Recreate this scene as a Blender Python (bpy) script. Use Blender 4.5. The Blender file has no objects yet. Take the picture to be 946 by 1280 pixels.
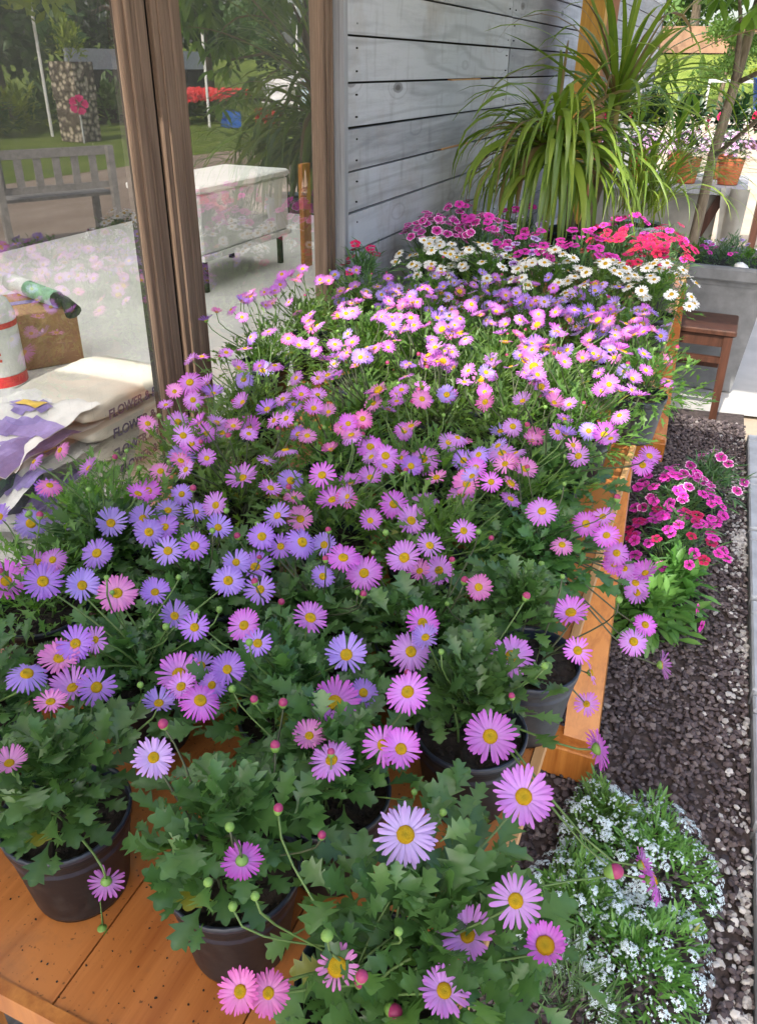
import bpy, bmesh, math, random
from mathutils import Vector, Matrix, Euler, noise
R = math.radians
scene = bpy.context.scene
COL = scene.collection

# ------------------------------------------------------------------ camera
cam_d = bpy.data.cameras.new('camera'); cam = bpy.data.objects.new('camera', cam_d); COL.objects.link(cam)
cam_d.sensor_fit = 'HORIZONTAL'; cam_d.sensor_width = 36.0
cam_d.lens = 36.0*1000.0/946.0
cam_d.shift_y = -10.0/946.0
cam_d.clip_start = 0.02; cam_d.clip_end = 600
rows = ((.91988,-.20084,.33684),(.39186,.43988,-.80806),(.01412,.87531,.48335))   # world axes seen from the camera
cam.matrix_world = Matrix.Translation((0,0,1.62)) @ Matrix(rows).to_4x4()
scene.camera = cam

# ------------------------------------------------------------------ sky, sun, exposure
SUN = Vector((-.07,-.66,.745)).normalized()          # towards the sun
world = bpy.data.worlds.new('World'); scene.world = world; world.use_nodes = True
wn = world.node_tree; bg = wn.nodes['Background']; bg.inputs['Strength'].default_value = .15
sky = wn.nodes.new('ShaderNodeTexSky'); sky.sky_type = 'NISHITA'; sky.sun_disc = False
sky.sun_elevation = math.asin(SUN.z); sky.sun_rotation = math.atan2(SUN.x, SUN.y); sky.dust_density = 4.; sky.ozone_density = .4
wn.links.new(sky.outputs[0], bg.inputs[0])
sl = bpy.data.lights.new('sun', 'SUN'); sl.energy = 2.0; sl.angle = R(.6); sl.color = (1,.95,.86)
so = bpy.data.objects.new('sun', sl); COL.objects.link(so); so.rotation_euler = SUN.to_track_quat('Z','Y').to_euler()
scene.view_settings.view_transform = 'Standard'; scene.view_settings.look = 'None'
scene.view_settings.exposure = 1.7; scene.view_settings.gamma = 1
scene.cycles.max_bounces = 8; scene.cycles.transparent_max_bounces = 16

# ------------------------------------------------------------------ helpers
rnd = random.Random(7)
def U(a, b): return rnd.uniform(a, b)

class MB:
    """collects faces for one mesh"""
    def __init__(s): s.v = []; s.f = []; s.m = []; s.a = []; s.cur = 0; s.tone = 0.5
    def add(s, vs, fs, tones=None):
        o = len(s.v); s.v += [tuple(p) for p in vs]
        s.a += tones if tones else [s.tone]*len(vs)
        for f in fs: s.f.append([i+o for i in f]); s.m.append(s.cur)
    def box(s, a, b, M=None, bev=0):
        (x0,y0,z0),(x1,y1,z1) = a, b
        if bev:
            e = bev
            def ring(z, i): return [(x0+i,y0,z) if 0 else (x0+i+e,y0+i,z),(x1-i-e,y0+i,z),(x1-i,y0+i+e,z),(x1-i,y1-i-e,z),(x1-i-e,y1-i,z),(x0+i+e,y1-i,z),(x0+i,y1-i-e,z),(x0+i,y0+i+e,z)]
            vs = ring(z0,e)+ring(z0+e,0)+ring(z1-e,0)+ring(z1,e)
            fs = [list(range(7,-1,-1)), list(range(24,32))]
            for r in range(3):
                for i in range(8):
                    j = (i+1)%8; fs.append([r*8+i, r*8+j, r*8+8+j, r*8+8+i])
        else:
            vs = [(x0,y0,z0),(x1,y0,z0),(x1,y1,z0),(x0,y1,z0),(x0,y0,z1),(x1,y0,z1),(x1,y1,z1),(x0,y1,z1)]
            fs = [[3,2,1,0],[4,5,6,7],[0,1,5,4],[1,2,6,5],[2,3,7,6],[3,0,4,7]]
        if M: vs = [M @ Vector(p) for p in vs]
        s.add(vs, fs)
    def quadbox(s, bot, top):
        """8 corner hexahedron: bottom and top rings of four"""
        s.add(list(bot)+list(top), [[3,2,1,0],[4,5,6,7],[0,1,5,4],[1,2,6,5],[2,3,7,6],[3,0,4,7]])
    def tube(s, pts, rad, n=6, caps=True):
        pts = [Vector(p) for p in pts]; k = len(pts)
        if not hasattr(rad, '__len__'): rad = [rad]*k
        vs = []; up = Vector((0,0,1))
        for i, p in enumerate(pts):
            t = (pts[min(i+1,k-1)]-pts[max(i-1,0)])
            if t.length < 1e-9: t = Vector((0,0,1))
            t.normalize(); a = t.cross(up if abs(t.z) < .95 else Vector((1,0,0))).normalized(); b = t.cross(a)
            for j in range(n):
                w = 2*math.pi*j/n; vs.append(p+(a*math.cos(w)+b*math.sin(w))*rad[i])
        fs = [[i*n+j, i*n+(j+1)%n, (i+1)*n+(j+1)%n, (i+1)*n+j] for i in range(k-1) for j in range(n)]
        if caps: fs += [list(range(n-1,-1,-1)), [(k-1)*n+j for j in range(n)]]
        s.add(vs, fs)
    def lathe(s, prof, n=28, M=None, wob=0):
        vs = []; k = len(prof)
        for r, z in prof:
            for j in range(n):
                w = 2*math.pi*j/n; vs.append((r*math.cos(w), r*math.sin(w), z))
        if M: vs = [M @ Vector(p) for p in vs]
        fs = [[i*n+j, i*n+(j+1)%n, (i+1)*n+(j+1)%n, (i+1)*n+j] for i in range(k-1) for j in range(n)]
        if prof[0][0] > 1e-6: pass
        s.add(vs, fs)
    def mesh(s, name, mats, smooth=False):
        me = bpy.data.meshes.new(name); me.from_pydata(s.v, [], s.f)
        for m in (mats if isinstance(mats, (list, tuple)) else [mats]): me.materials.append(m)
        if s.v:
            at = me.attributes.new('tone', 'FLOAT', 'POINT'); at.data.foreach_set('value', s.a)
            me.polygons.foreach_set('material_index', s.m)
            if smooth: me.polygons.foreach_set('use_smooth', [True]*len(s.f))
        me.update(); return me

def obj(name, mesh, parent=None, loc=(0,0,0), rot=None):
    o = bpy.data.objects.new(name, mesh); COL.objects.link(o); o.location = loc
    if rot is not None: o.rotation_euler = rot
    if parent: o.parent = parent
    return o
def tag(o, label, cat, group=None, kind=None):
    if label: o['label'] = label
    if cat: o['category'] = cat
    if group: o['group'] = group
    if kind: o['kind'] = kind
    return o
def thing(name, label, cat, loc=(0,0,0), rz=0, group=None):
    o = bpy.data.objects.new(name, None); COL.objects.link(o); o.location = loc; o.rotation_euler = (0,0,rz)
    o.empty_display_size = .05
    return tag(o, label, cat, group)
def struct(name, mb, m, smooth=False):
    o = obj(name, mb.mesh(name, m, smooth)); o['kind'] = 'structure'; return o
def copy_tree(o, parent=None):
    c = o.copy(); COL.objects.link(c)
    if parent: c.parent = parent
    for ch in o.children: copy_tree(ch, c)
    return c

# ------------------------------------------------------------------ materials
class NT:
    def __init__(s, name):
        s.mat = bpy.data.materials.new(name); s.mat.use_nodes = True; s.t = s.mat.node_tree
        s.p = s.t.nodes['Principled BSDF']; s.out = s.t.nodes['Material Output']
    def n(s, typ, **kw):
        x = s.t.nodes.new(typ)
        for k, v in kw.items():
            if k in x.inputs.keys(): s.set(x.inputs[k], v)
            else: setattr(x, k, v)
        return x
    def set(s, sock, v):
        if isinstance(v, bpy.types.NodeSocket): s.t.links.new(v, sock)
        else: sock.default_value = v
    def coord(s, scale=(1,1,1), kind='Object'):
        c = s.n('ShaderNodeTexCoord'); m = s.n('ShaderNodeMapping'); s.t.links.new(c.outputs[kind], m.inputs[0]); m.inputs['Scale'].default_value = scale
        return m.outputs[0]
    def noise(s, vec, scale, detail=4, rough=.55, dist=0):
        x = s.n('ShaderNodeTexNoise'); s.set(x.inputs['Vector'], vec); x.inputs['Scale'].default_value = scale
        x.inputs['Detail'].default_value = detail; x.inputs['Roughness'].default_value = rough; x.inputs['Distortion'].default_value = dist
        return x.outputs['Fac']
    def ramp(s, fac, stops):
        x = s.n('ShaderNodeValToRGB'); s.set(x.inputs[0], fac); e = x.color_ramp.elements
        while len(e) < len(stops): e.new(.5)
        for i, (p, c) in enumerate(stops):
            e[i].position = p; e[i].color = (c,c,c,1) if not hasattr(c, '__len__') else (*c, 1)
        return x.outputs[0]
    def mix(s, fac, a, b, blend='MIX'):
        x = s.n('ShaderNodeMix', data_type='RGBA', blend_type=blend)
        s.set(x.inputs[0], fac); s.set(x.inputs[6], (*a,1) if isinstance(a, tuple) else a); s.set(x.inputs[7], (*b,1) if isinstance(b, tuple) else b)
        return x.outputs[2]
    def math(s, op, a, b=0):
        x = s.n('ShaderNodeMath', operation=op); s.set(x.inputs[0], a); s.set(x.inputs[1], b); return x.outputs[0]
    def attr(s, name='tone'):
        x = s.n('ShaderNodeAttribute'); x.attribute_name = name; return x.outputs['Fac']
    def bump(s, h, strength=.3, dist=.01):
        x = s.n('ShaderNodeBump'); s.set(x.inputs['Height'], h); x.inputs['Strength'].default_value = strength; x.inputs['Distance'].default_value = dist
        s.t.links.new(x.outputs[0], s.p.inputs['Normal']); return x.outputs[0]
    def hue(s, col, h=.5, sat=1., val=1.):
        x = s.n('ShaderNodeHueSaturation'); s.set(x.inputs['Color'], col); s.set(x.inputs['Hue'], h); s.set(x.inputs['Saturation'], sat); s.set(x.inputs['Value'], val)
        return x.outputs[0]
    def fin(s, col, rough=.6, spec=.5):
        s.set(s.p.inputs['Base Color'], (*col,1) if isinstance(col, tuple) else col); s.set(s.p.inputs['Roughness'], rough)
        s.p.inputs['Specular IOR Level'].default_value = spec; return s.mat

def m_simple(name, col, rough=.6, var=.25, scale=20, bump=.1, spec=.5):
    k = NT(name); c = k.coord(); f = k.noise(c, scale, 5)
    d = tuple(x*(1-var) for x in col); l = tuple(min(1, x*(1+var)) for x in col)
    if bump: k.bump(f, bump, .004)
    return k.fin(k.mix(k.ramp(f, [(.3,0.),(.7,1.)]), d, l), rough, spec)

def m_leaf(name, dark, light, trans=.3, rough=.45, back=None):
    k = NT(name)
    oi = k.n('ShaderNodeObjectInfo'); t = k.attr()
    f = k.noise(k.coord(), 60, 3)
    fac = k.math('ADD', k.math('MULTIPLY', t, .8), k.math('MULTIPLY', f, .25))
    col = k.mix(k.math('MINIMUM', fac, 1.), dark, light); col = k.mix(k.math('GREATER_THAN', t, 1.35), col, (.22,.24,.045))
    col = k.hue(col, k.math('ADD', k.math('MULTIPLY', oi.outputs['Random'], .02), .49), 1., k.math('ADD', k.math('MULTIPLY', oi.outputs['Random'], .3), .85))
    k.fin(col, rough, .6)
    tr = k.n('ShaderNodeBsdfTranslucent'); k.set(tr.inputs['Color'], k.hue(col, .485, 1.15, 1.7))
    mx = k.n('ShaderNodeMixShader'); mx.inputs[0].default_value = trans
    k.t.links.new(k.p.outputs[0], mx.inputs[1]); k.t.links.new(tr.outputs[0], mx.inputs[2]); k.t.links.new(mx.outputs[0], k.out.inputs[0])
    return k.mat

def m_petal(name, inner, outer, trans=.3, jit=.018):
    """tone 0 at the petal base, 1 at its tip"""
    k = NT(name); oi = k.n('ShaderNodeObjectInfo'); t = k.attr()
    col = k.mix(t, inner, outer)
    col = k.hue(col, k.math('ADD', k.math('MULTIPLY', oi.outputs['Random'], jit*2), .5-jit), k.math('ADD', k.math('MULTIPLY', oi.outputs['Random'], .22), .86), k.math('ADD', k.math('MULTIPLY', k.math('FRACT', k.math('MULTIPLY', oi.outputs['Random'], 7.31)), .3), .85))
    k.fin(col, .6, .2)
    tr = k.n('ShaderNodeBsdfTranslucent'); k.set(tr.inputs['Color'], col)
    mx = k.n('ShaderNodeMixShader'); mx.inputs[0].default_value = trans
    k.t.links.new(k.p.outputs[0], mx.inputs[1]); k.t.links.new(tr.outputs[0], mx.inputs[2]); k.t.links.new(mx.outputs[0], k.out.inputs[0])
    return k.mat

def m_wood(name, dark, light, grain=(30,1.5,30), rough=.5, bump=.25, knots=False, coat=0, dirt=None):
    k = NT(name); oi = k.n('ShaderNodeObjectInfo'); t = k.attr()
    c = k.coord((1,1,1)); off = k.n('ShaderNodeVectorMath', operation='ADD'); k.set(off.inputs[0], c)
    cmb = k.n('ShaderNodeCombineXYZ'); k.set(cmb.inputs[0], k.math('MULTIPLY', t, 13.)); k.set(cmb.inputs[2], k.math('MULTIPLY', t, 7.)); k.set(off.inputs[1], cmb.outputs[0])
    mp = k.n('ShaderNodeMapping'); k.set(mp.inputs[0], off.outputs[0]); mp.inputs['Scale'].default_value = grain
    f1 = k.noise(mp.outputs[0], 1., 8, .65, .6)
    mp2 = k.n('ShaderNodeMapping'); k.set(mp2.inputs[0], off.outputs[0]); mp2.inputs['Scale'].default_value = tuple(g*4 for g in grain)
    f2 = k.noise(mp2.outputs[0], 1., 4, .6)
    f = k.math('ADD', k.math('MULTIPLY', f1, .7), k.math('MULTIPLY', f2, .3))
    f = k.math('ADD', f, k.math('MULTIPLY', k.math('SUBTRACT', t, .5), .28))
    col = k.mix(k.ramp(f, [(.34,0.),(.64,1.)]), dark, light)
    if dirt:
        d = k.noise(k.coord(), 7., 6, .7); col = k.mix(k.ramp(d, [(.5,0.),(.72,.65)]), col, dirt)
        d2 = k.noise(k.coord(), 160., 2, .5); col = k.mix(k.ramp(d2, [(.66,0.),(.72,.7)]), col, tuple(x*.25 for x in dirt))
    if knots:
        v = k.n('ShaderNodeTexVoronoi'); mp3 = k.n('ShaderNodeMapping'); k.set(mp3.inputs[0], off.outputs[0]); mp3.inputs['Scale'].default_value = (2.6,1.9,4.6); k.set(v.inputs['Vector'], mp3.outputs[0]); v.inputs['Scale'].default_value = 1.1
        nd = k.math('ADD', v.outputs['Distance'], k.math('MULTIPLY', f1, .12))
        ring = k.math('SINE', k.math('MULTIPLY', nd, 55.))
        rr = k.math('MULTIPLY', k.ramp(ring, [(.45,0.),(1.,1.)]), k.ramp(nd, [(.1,1.),(.4,0.)]))
        col = k.mix(k.math('MULTIPLY', rr, .5), col, tuple(x*.42 for x in dark))
        col = k.mix(k.math('MULTIPLY', k.ramp(nd, [(.09,1.),(.17,0.)]), .85), col, (.075,.065,.06))
    if knots:
        lo = k.n('ShaderNodeMapping'); k.set(lo.inputs[0], off.outputs[0]); lo.inputs['Scale'].default_value = (2,.55,5.5); n0 = k.noise(lo.outputs[0], 1., 2, .4)
        z_ = k.n('ShaderNodeSeparateXYZ'); k.set(z_.inputs[0], off.outputs[0]); h = k.math('SINE', k.math('ADD', k.math('MULTIPLY', z_.outputs[2], 60.), k.math('MULTIPLY', n0, 38.)))
        col = k.mix(k.math('MULTIPLY', k.ramp(h, [(.5,0.),(1.,1.)]), .26), col, tuple(x*.55 for x in dark))
        st_ = k.noise(k.coord(), 2.3, 5, .65); col = k.mix(k.math('MULTIPLY', k.ramp(st_, [(.52,0.),(.72,1.)]), .42), col, (.33,.26,.19))
        gr = k.noise(k.coord((1,5,1.2)), 3., 4, .6); col = k.mix(k.math('MULTIPLY', k.ramp(gr, [(.55,0.),(.75,1.)]), .35), col, (.15,.14,.14))
    k.bump(f, bump, .004)
    k.fin(col, rough, .4)
    if coat: k.p.inputs['Coat Weight'].default_value = coat; k.p.inputs['Coat Roughness'].default_value = .18
    return k.mat

def m_tone(name, stops, rough=.8, scale=60, bump=.2, spec=.3):
    """colour picked per stone / clump by the tone attribute"""
    k = NT(name); t = k.attr(); col = k.ramp(t, stops); f = k.noise(k.coord(), scale, 4)
    col = k.mix(k.math('MULTIPLY', f, .5), col, k.hue(col, .5, .9, .45)); k.bump(f, bump, .003)
    return k.fin(col, rough, spec)

M = {}
M['table'] = m_wood('varnished orange boards', (.30,.085,.018), (.52,.19,.05), (26,1.6,26), .32, .12, coat=.35, dirt=(.20,.10,.05))
M['board'] = m_wood('orange stained timber', (.33,.10,.016), (.56,.22,.045), (34,34,2.2), .4, .15, coat=.25)
M['edge'] = m_wood('bare pale edge', (.46,.22,.07), (.68,.38,.16), (30,2,30), .5, .1)
M['plank'] = m_wood('weathered grey planks', (.335,.35,.375), (.56,.58,.61), (3,.9,13), .8, .6, knots=True)
M['frame'] = m_wood('weathered brown frame', (.10,.062,.04), (.30,.20,.135), (60,60,1.6), .7, .5)
M['trim'] = m_wood('grey corner trim', (.25,.25,.26), (.42,.43,.45), (60,60,1.6), .7, .3)
M['darkwood'] = m_wood('dark brown wood', (.04,.017,.010), (.10,.040,.024), (40,40,3), .4, .1)
M['post'] = m_wood('sun toned yellow post', (.55,.27,.045), (.75,.42,.09), (40,40,2), .5, .1)  # yellow tone paints the sunlit front of the post
M['postshade'] = m_wood('red brown shade toned post', (.22,.06,.016), (.38,.12,.03), (40,40,2), .5, .1)  # darker tone paints the post's shaded side
k = NT('black plastic'); c = k.coord(); d = k.noise(c, 38, 6, .7); z_ = k.n('ShaderNodeSeparateXYZ'); k.set(z_.inputs[0], c); d = k.math('SUBTRACT', d, k.math('MULTIPLY', z_.outputs[2], 1.1)); oi = k.n('ShaderNodeObjectInfo'); d = k.math('ADD', d, k.math('MULTIPLY', oi.outputs['Random'], .10)); k.bump(k.noise(c, 90, 3), .06, .003); M['pot'] = k.fin(k.mix(k.math('MULTIPLY', k.ramp(d, [(.46,0.),(.7,1.)]), .30), (.009,.0105,.014), (.07,.07,.07)), .42, .3)
M['potgrey'] = m_simple('faded black plastic', (.035,.037,.042), .42, .25, 90, .05)
M['potblue'] = m_simple('dark blue glaze', (.02,.03,.05), .25, .3, 12, .05)
M['potpale'] = m_simple('pale blue glaze', (.36,.46,.5), .3, .4, 14, .05)
M['terra'] = m_simple('terracotta', (.48,.14,.055), .75, .18, 30, .1)
M['rim'] = m_simple('blue black rim', (.018,.024,.04), .3, .2, 90, .03)
M['soil'] = m_simple('potting soil', (.022,.015,.01), .95, .6, 120, .9)
M['leafA'] = m_leaf('daisy leaf', (.024,.080,.024), (.105,.225,.060), .3, .33)
M['leafB'] = m_leaf('fine daisy leaf', (.040,.11,.024), (.15,.28,.06), .45)
M['leafC'] = m_leaf('dianthus leaf', (.04,.10,.035), (.12,.24,.08), .25)
M['leafD'] = m_leaf('strap leaf', (.075,.18,.028), (.29,.44,.075), .35, .35)
M['leafR'] = m_leaf('reddish strap leaf', (.14,.08,.04), (.30,.24,.10), .3, .4)
M['leafE'] = m_leaf('alyssum leaf', (.05,.15,.03), (.17,.36,.08), .3)
M['leafS'] = m_leaf('slim tree leaf', (.06,.14,.022), (.20,.33,.06), .4)
M['leafT'] = m_leaf('tree leaf', (.03,.08,.018), (.11,.20,.04), .3)
M['leafY'] = m_leaf('yellow green leaf', (.10,.17,.02), (.30,.36,.05), .35)
M['leafK'] = m_leaf('dark leaf', (.012,.035,.012), (.04,.09,.03), .2)
M['stem'] = m_simple('green stem', (.11,.19,.05), .5, .3, 40, 0)
M['stemd'] = m_simple('purplish stem', (.07,.085,.04), .5, .4, 40, 0)
M['calyx'] = m_simple('calyx green', (.16,.30,.06), .5, .3, 200, 0)
M['disc'] = None
k = NT('yellow disc'); vv = k.n('ShaderNodeTexVoronoi'); k.set(vv.inputs['Vector'], k.coord()); vv.inputs['Scale'].default_value = 900
t = k.attr(); c_ = k.mix(t, (.50,.44,.035), (.78,.47,.01)); c_ = k.mix(k.math('MULTIPLY', vv.outputs['Distance'], .7), c_, (.42,.20,.0)); k.bump(vv.outputs['Distance'], .8, .0008); M['disc'] = k.fin(c_, .7, .2)
M['violet'] = m_petal('violet petals', (.50,.34,.84), (.39,.20,.72))
M['lilac'] = m_petal('orchid pink petals', (.66,.33,.80), (.60,.155,.66))
M['pink'] = m_petal('rose pink petals', (.78,.34,.66), (.68,.15,.50))
M['pale'] = m_petal('pale lavender petals', (.62,.47,.84), (.62,.36,.80))
M['white'] = m_petal('white petals', (.86,.84,.78), (.90,.90,.88), .25, .005)
M['diantA'] = None
def m_dianthus(name, eye, body, rim):
    k = NT(name); t = k.attr(); oi = k.n('ShaderNodeObjectInfo')
    col = k.ramp(t, [(.18,eye),(.34,body),(.72,body),(.93,rim)])
    col = k.hue(col, k.math('ADD', k.math('MULTIPLY', oi.outputs['Random'], .02), .485), 1., k.math('ADD', k.math('MULTIPLY', oi.outputs['Random'], .4), .8))
    return k.fin(col, .6, .2)
M['dmag'] = m_dianthus('magenta dianthus', (.16,.005,.05), (.50,.025,.26), (.80,.45,.68))
M['dmag2'] = m_dianthus('plain magenta dianthus', (.22,.005,.08), (.60,.03,.34), (.68,.10,.45))
M['dred'] = m_dianthus('crimson dianthus', (.20,.004,.03), (.44,.010,.07), (.52,.03,.11))
M['dcoral'] = m_dianthus('coral dianthus', (.34,.004,.03), (.56,.018,.06), (.64,.04,.09))
M['dpur'] = m_dianthus('purple white dianthus', (.30,.04,.35), (.50,.25,.70), (.82,.80,.86))
M['bud'] = m_simple('crimson bud', (.32,.03,.12), .5, .3, 200, 0)
M['aly'] = m_simple('white alyssum', (.60,.72,.76), .6, .08, 200, 0)
M['mauve'] = m_simple('mauve florets', (.40,.24,.40), .7, .35, 60, 0)
M['conc'] = m_simple('pale concrete', (.44,.43,.40), .85, .14, 3, .15)
k = NT('indoor floor'); c = k.coord(); f = k.noise(c, 2.2, 6, .6); f2 = k.noise(c, 40, 3); col = k.mix(k.ramp(f, [(.3,0.),(.7,1.)]), (.56,.55,.52), (.70,.69,.65)); col = k.mix(k.ramp(f2, [(.68,0.),(.74,.6)]), col, (.16,.14,.12)); M['floor'] = k.fin(col, .55)
M['kerb'] = m_simple('blue grey paver', (.36,.39,.42), .85, .16, 14, .25)
M['trough'] = m_simple('grey stone trough', (.19,.195,.20), .85, .2, 14, .3)
M['sand'] = None
k = NT('sandy ground'); c = k.coord(); f = k.noise(c, .6, 8, .6); f2 = k.noise(c, 14, 5); col = k.mix(k.ramp(f, [(.35,0.),(.65,1.)]), (.36,.29,.21), (.50,.43,.34)); col = k.mix(k.math('MULTIPLY', f2, .5), col, (.28,.22,.16)); k.bump(f2, .4, .02); M['sand'] = k.fin(col, .95, .2)
k = NT('brown drive'); c = k.coord((1,.35,1)); f = k.noise(c, 1.2, 9, .65); f2 = k.noise(c, 20, 5); col = k.mix(k.ramp(f, [(.35,0.),(.65,1.)]), (.27,.20,.15), (.42,.34,.27)); col = k.mix(k.math('MULTIPLY', f2, .5), col, (.15,.11,.08)); k.bump(f2, .5, .03); M['drive'] = k.fin(col, .95, .2)
k = NT('lawn'); c = k.coord(); f = k.noise(c, .8, 8, .65); f2 = k.noise(c, 40, 4); col = k.mix(k.ramp(f, [(.3,0.),(.7,1.)]), (.13,.19,.028), (.25,.31,.06)); col = k.mix(k.math('MULTIPLY', f2, .6), col, (.08,.13,.02)); k.bump(f2, 1., .05); M['lawn'] = k.fin(col, .9, .2)
M['gravelbase'] = m_simple('dark grit', (.06,.045,.042), .95, .5, 60, .8)
M['gravel'] = m_tone('crushed brown stone', [(0.,(.045,.036,.040)),(.35,(.095,.074,.078)),(.6,(.15,.118,.115)),(.85,(.205,.175,.17)),(.97,(.34,.31,.30))])
M['pebble'] = m_tone('pale pebbles', [(0.,(.30,.29,.28)),(1.,(.62,.60,.57))])
M['bark'] = m_wood('grey brown bark', (.12,.09,.06), (.36,.29,.21), (30,30,5), .9, .9)
M['deck'] = m_wood('grey deck', (.16,.15,.14), (.34,.32,.30), (26,1.6,26), .8, .3)
M['card'] = m_simple('cardboard', (.40,.22,.11), .8, .12, 9, .05)
M['bag'] = m_simple('cream woven sack', (.60,.56,.48), .45, .08, 6, .25)
M['bagclear'] = m_simple('white plastic film', (.70,.69,.68), .3, .1, 9, .3)
M['purple'] = m_simple('purple print', (.29,.22,.52), .4, .15, 30, 0)
M['ink'] = m_simple('dark violet ink', (.055,.03,.10), .5, .1, 30, 0)
M['yell'] = m_simple('yellow print', (.75,.5,.06), .5, .1, 30, 0)
M['red'] = m_simple('red plastic', (.55,.03,.03), .4, .2, 30, 0)
M['blue'] = m_simple('blue plastic', (.03,.13,.5), .4, .2, 30, 0)
M['chest'] = m_simple('white enamel', (.76,.76,.74), .35, .05, 5, .02)
M['jug'] = m_simple('pale plastic jug', (.66,.68,.66), .3, .1, 5, 0)
M['green'] = m_simple('green film', (.22,.42,.27), .35, .4, 14, .1)
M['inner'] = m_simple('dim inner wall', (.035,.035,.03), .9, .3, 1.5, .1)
M['poly'] = None
k = NT('milky light sheet'); t_ = k.n('ShaderNodeBsdfTranslucent'); t_.inputs[0].default_value = (.8,.8,.78,1); k.t.links.new(t_.outputs[0], k.out.inputs[0]); M['poly'] = k.mat  # unseen translucent sheet added for soft light inside the shed
M['shade_roof'] = m_simple('white bounce sheets', (.74,.74,.72), .6, .1, 4, .1)  # kept white so the added unseen sheets bounce light onto the plants
M['dark'] = m_simple('dark gap', (.02,.018,.015), .9, .2, 5, 0)
M['tarp'] = m_simple('dark blue grey sack', (.045,.06,.075), .5, .5, 8, .4)
k = NT('gabion stone'); v_ = k.n('ShaderNodeTexVoronoi'); k.set(v_.inputs['Vector'], k.coord()); v_.inputs['Scale'].default_value = 9; k.bump(v_.outputs['Distance'], 1., .05); M['stone'] = k.fin(k.mix(k.ramp(v_.outputs['Distance'], [(.25,0.),(.6,1.)]), (.50,.43,.33), (.10,.08,.06)), .9)
M['wallbrown'] = m_simple('brown retaining wall', (.24,.14,.09), .9, .25, 2, .2)
M['whitepaint'] = m_simple('white paint', (.78,.77,.74), .5, .06, 4, 0)
M['metal'] = m_simple('grey galvanised metal', (.45,.46,.46), .4, .1, 8, 0, .6)
M['dirtyplastic'] = m_simple('dusty film drape', (.33,.31,.26), .5, .3, 5, .3)
# window glass: clear sheet with strong reflection and a film of dust
k = NT('dusty window glass'); fr = k.n('ShaderNodeFresnel'); fr.inputs[0].default_value = 1.5
tr = k.n('ShaderNodeBsdfTransparent'); tr.inputs[0].default_value = (.93,.95,.94,1)
gl = k.n('ShaderNodeBsdfGlossy'); gl.inputs['Roughness'].default_value = .0
mx = k.n('ShaderNodeMixShader'); k.set(mx.inputs[0], k.math('MINIMUM', k.math('ADD', k.math('MULTIPLY', fr.outputs[0], 2.5), .125), 1.)); k.t.links.new(tr.outputs[0], mx.inputs[1]); k.t.links.new(gl.outputs[0], mx.inputs[2])
df = k.n('ShaderNodeBsdfDiffuse'); df.inputs[0].default_value = (.72,.70,.64,1)
c = k.coord((1,9,1.2)); d1 = k.noise(c, 3., 7, .7); c2 = k.coord((1,1,1)); d2 = k.noise(c2, 120., 3, .6); d3 = k.noise(k.coord((1,30,1.)), 6., 3, .6)
dd = k.math('ADD', k.math('ADD', k.math('MULTIPLY', k.ramp(d1, [(.5,0.),(.85,1.)]), .07), k.math('MULTIPLY', k.ramp(d2, [(.70,0.),(.76,1.)]), .35)), k.math('MULTIPLY', k.ramp(d3, [(.66,0.),(.74,1.)]), .14))
mx2 = k.n('ShaderNodeMixShader'); k.set(mx2.inputs[0], k.math('ADD', dd, .015)); k.t.links.new(mx.outputs[0], mx2.inputs[1]); k.t.links.new(df.outputs[0], mx2.inputs[2]); k.t.links.new(mx2.outputs[0], k.out.inputs[0])
M['glass'] = k.mat
# ------------------------------------------------------------------ the setting
def sheet(name, poly, z, m):
    b = MB(); b.add([(x,y,z) for x,y in poly], [list(range(len(poly)))]); return struct(name, b, m)
sheet('ground', [(-140,-140),(160,-140),(160,220),(-140,220)], -.03, M['sand'])
sheet('drive', [(3.3,-40),(7.3,-40),(7.3,7),(7.25,11),(7.2,15),(6.5,17.5),(4.6,24),(2.4,32),(.2,32),(2.0,12),(2.9,7.4)], -.016, M['drive'])
sheet('lawn', [(7.3,-40),(40,-40),(40,60),(3.,60),(4.6,24),(6.5,17.5),(7.2,15),(7.25,11),(7.3,7)], -.012, M['lawn'])
sheet('concrete_slab', [(-1.2,4.20),(.27,4.44),(.75,4.5),(.75,-6),(3.3,-6),(3.1,7.4),(2.4,9.2),(-1.2,8.6)], -.008, M['conc'])
sheet('gravel_bed', [(-1.28,.62),(.36,.62),(.26,4.44),(-1.28,4.19)], -.004, M['gravelbase'])
sheet('interior_floor', [(-6.4,-2),(-1.28,-2),(-1.28,9),(-6.4,9)], 0, M['floor'])
# wooden decking under the front of the table
b = MB()
for i in range(9):
    b.tone = U(0,1); b.box((-1.28, -.62+i*.135, -.03), (.36, -.62+i*.135+.128, .012))
struct('deck', b, M['deck'])

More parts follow.
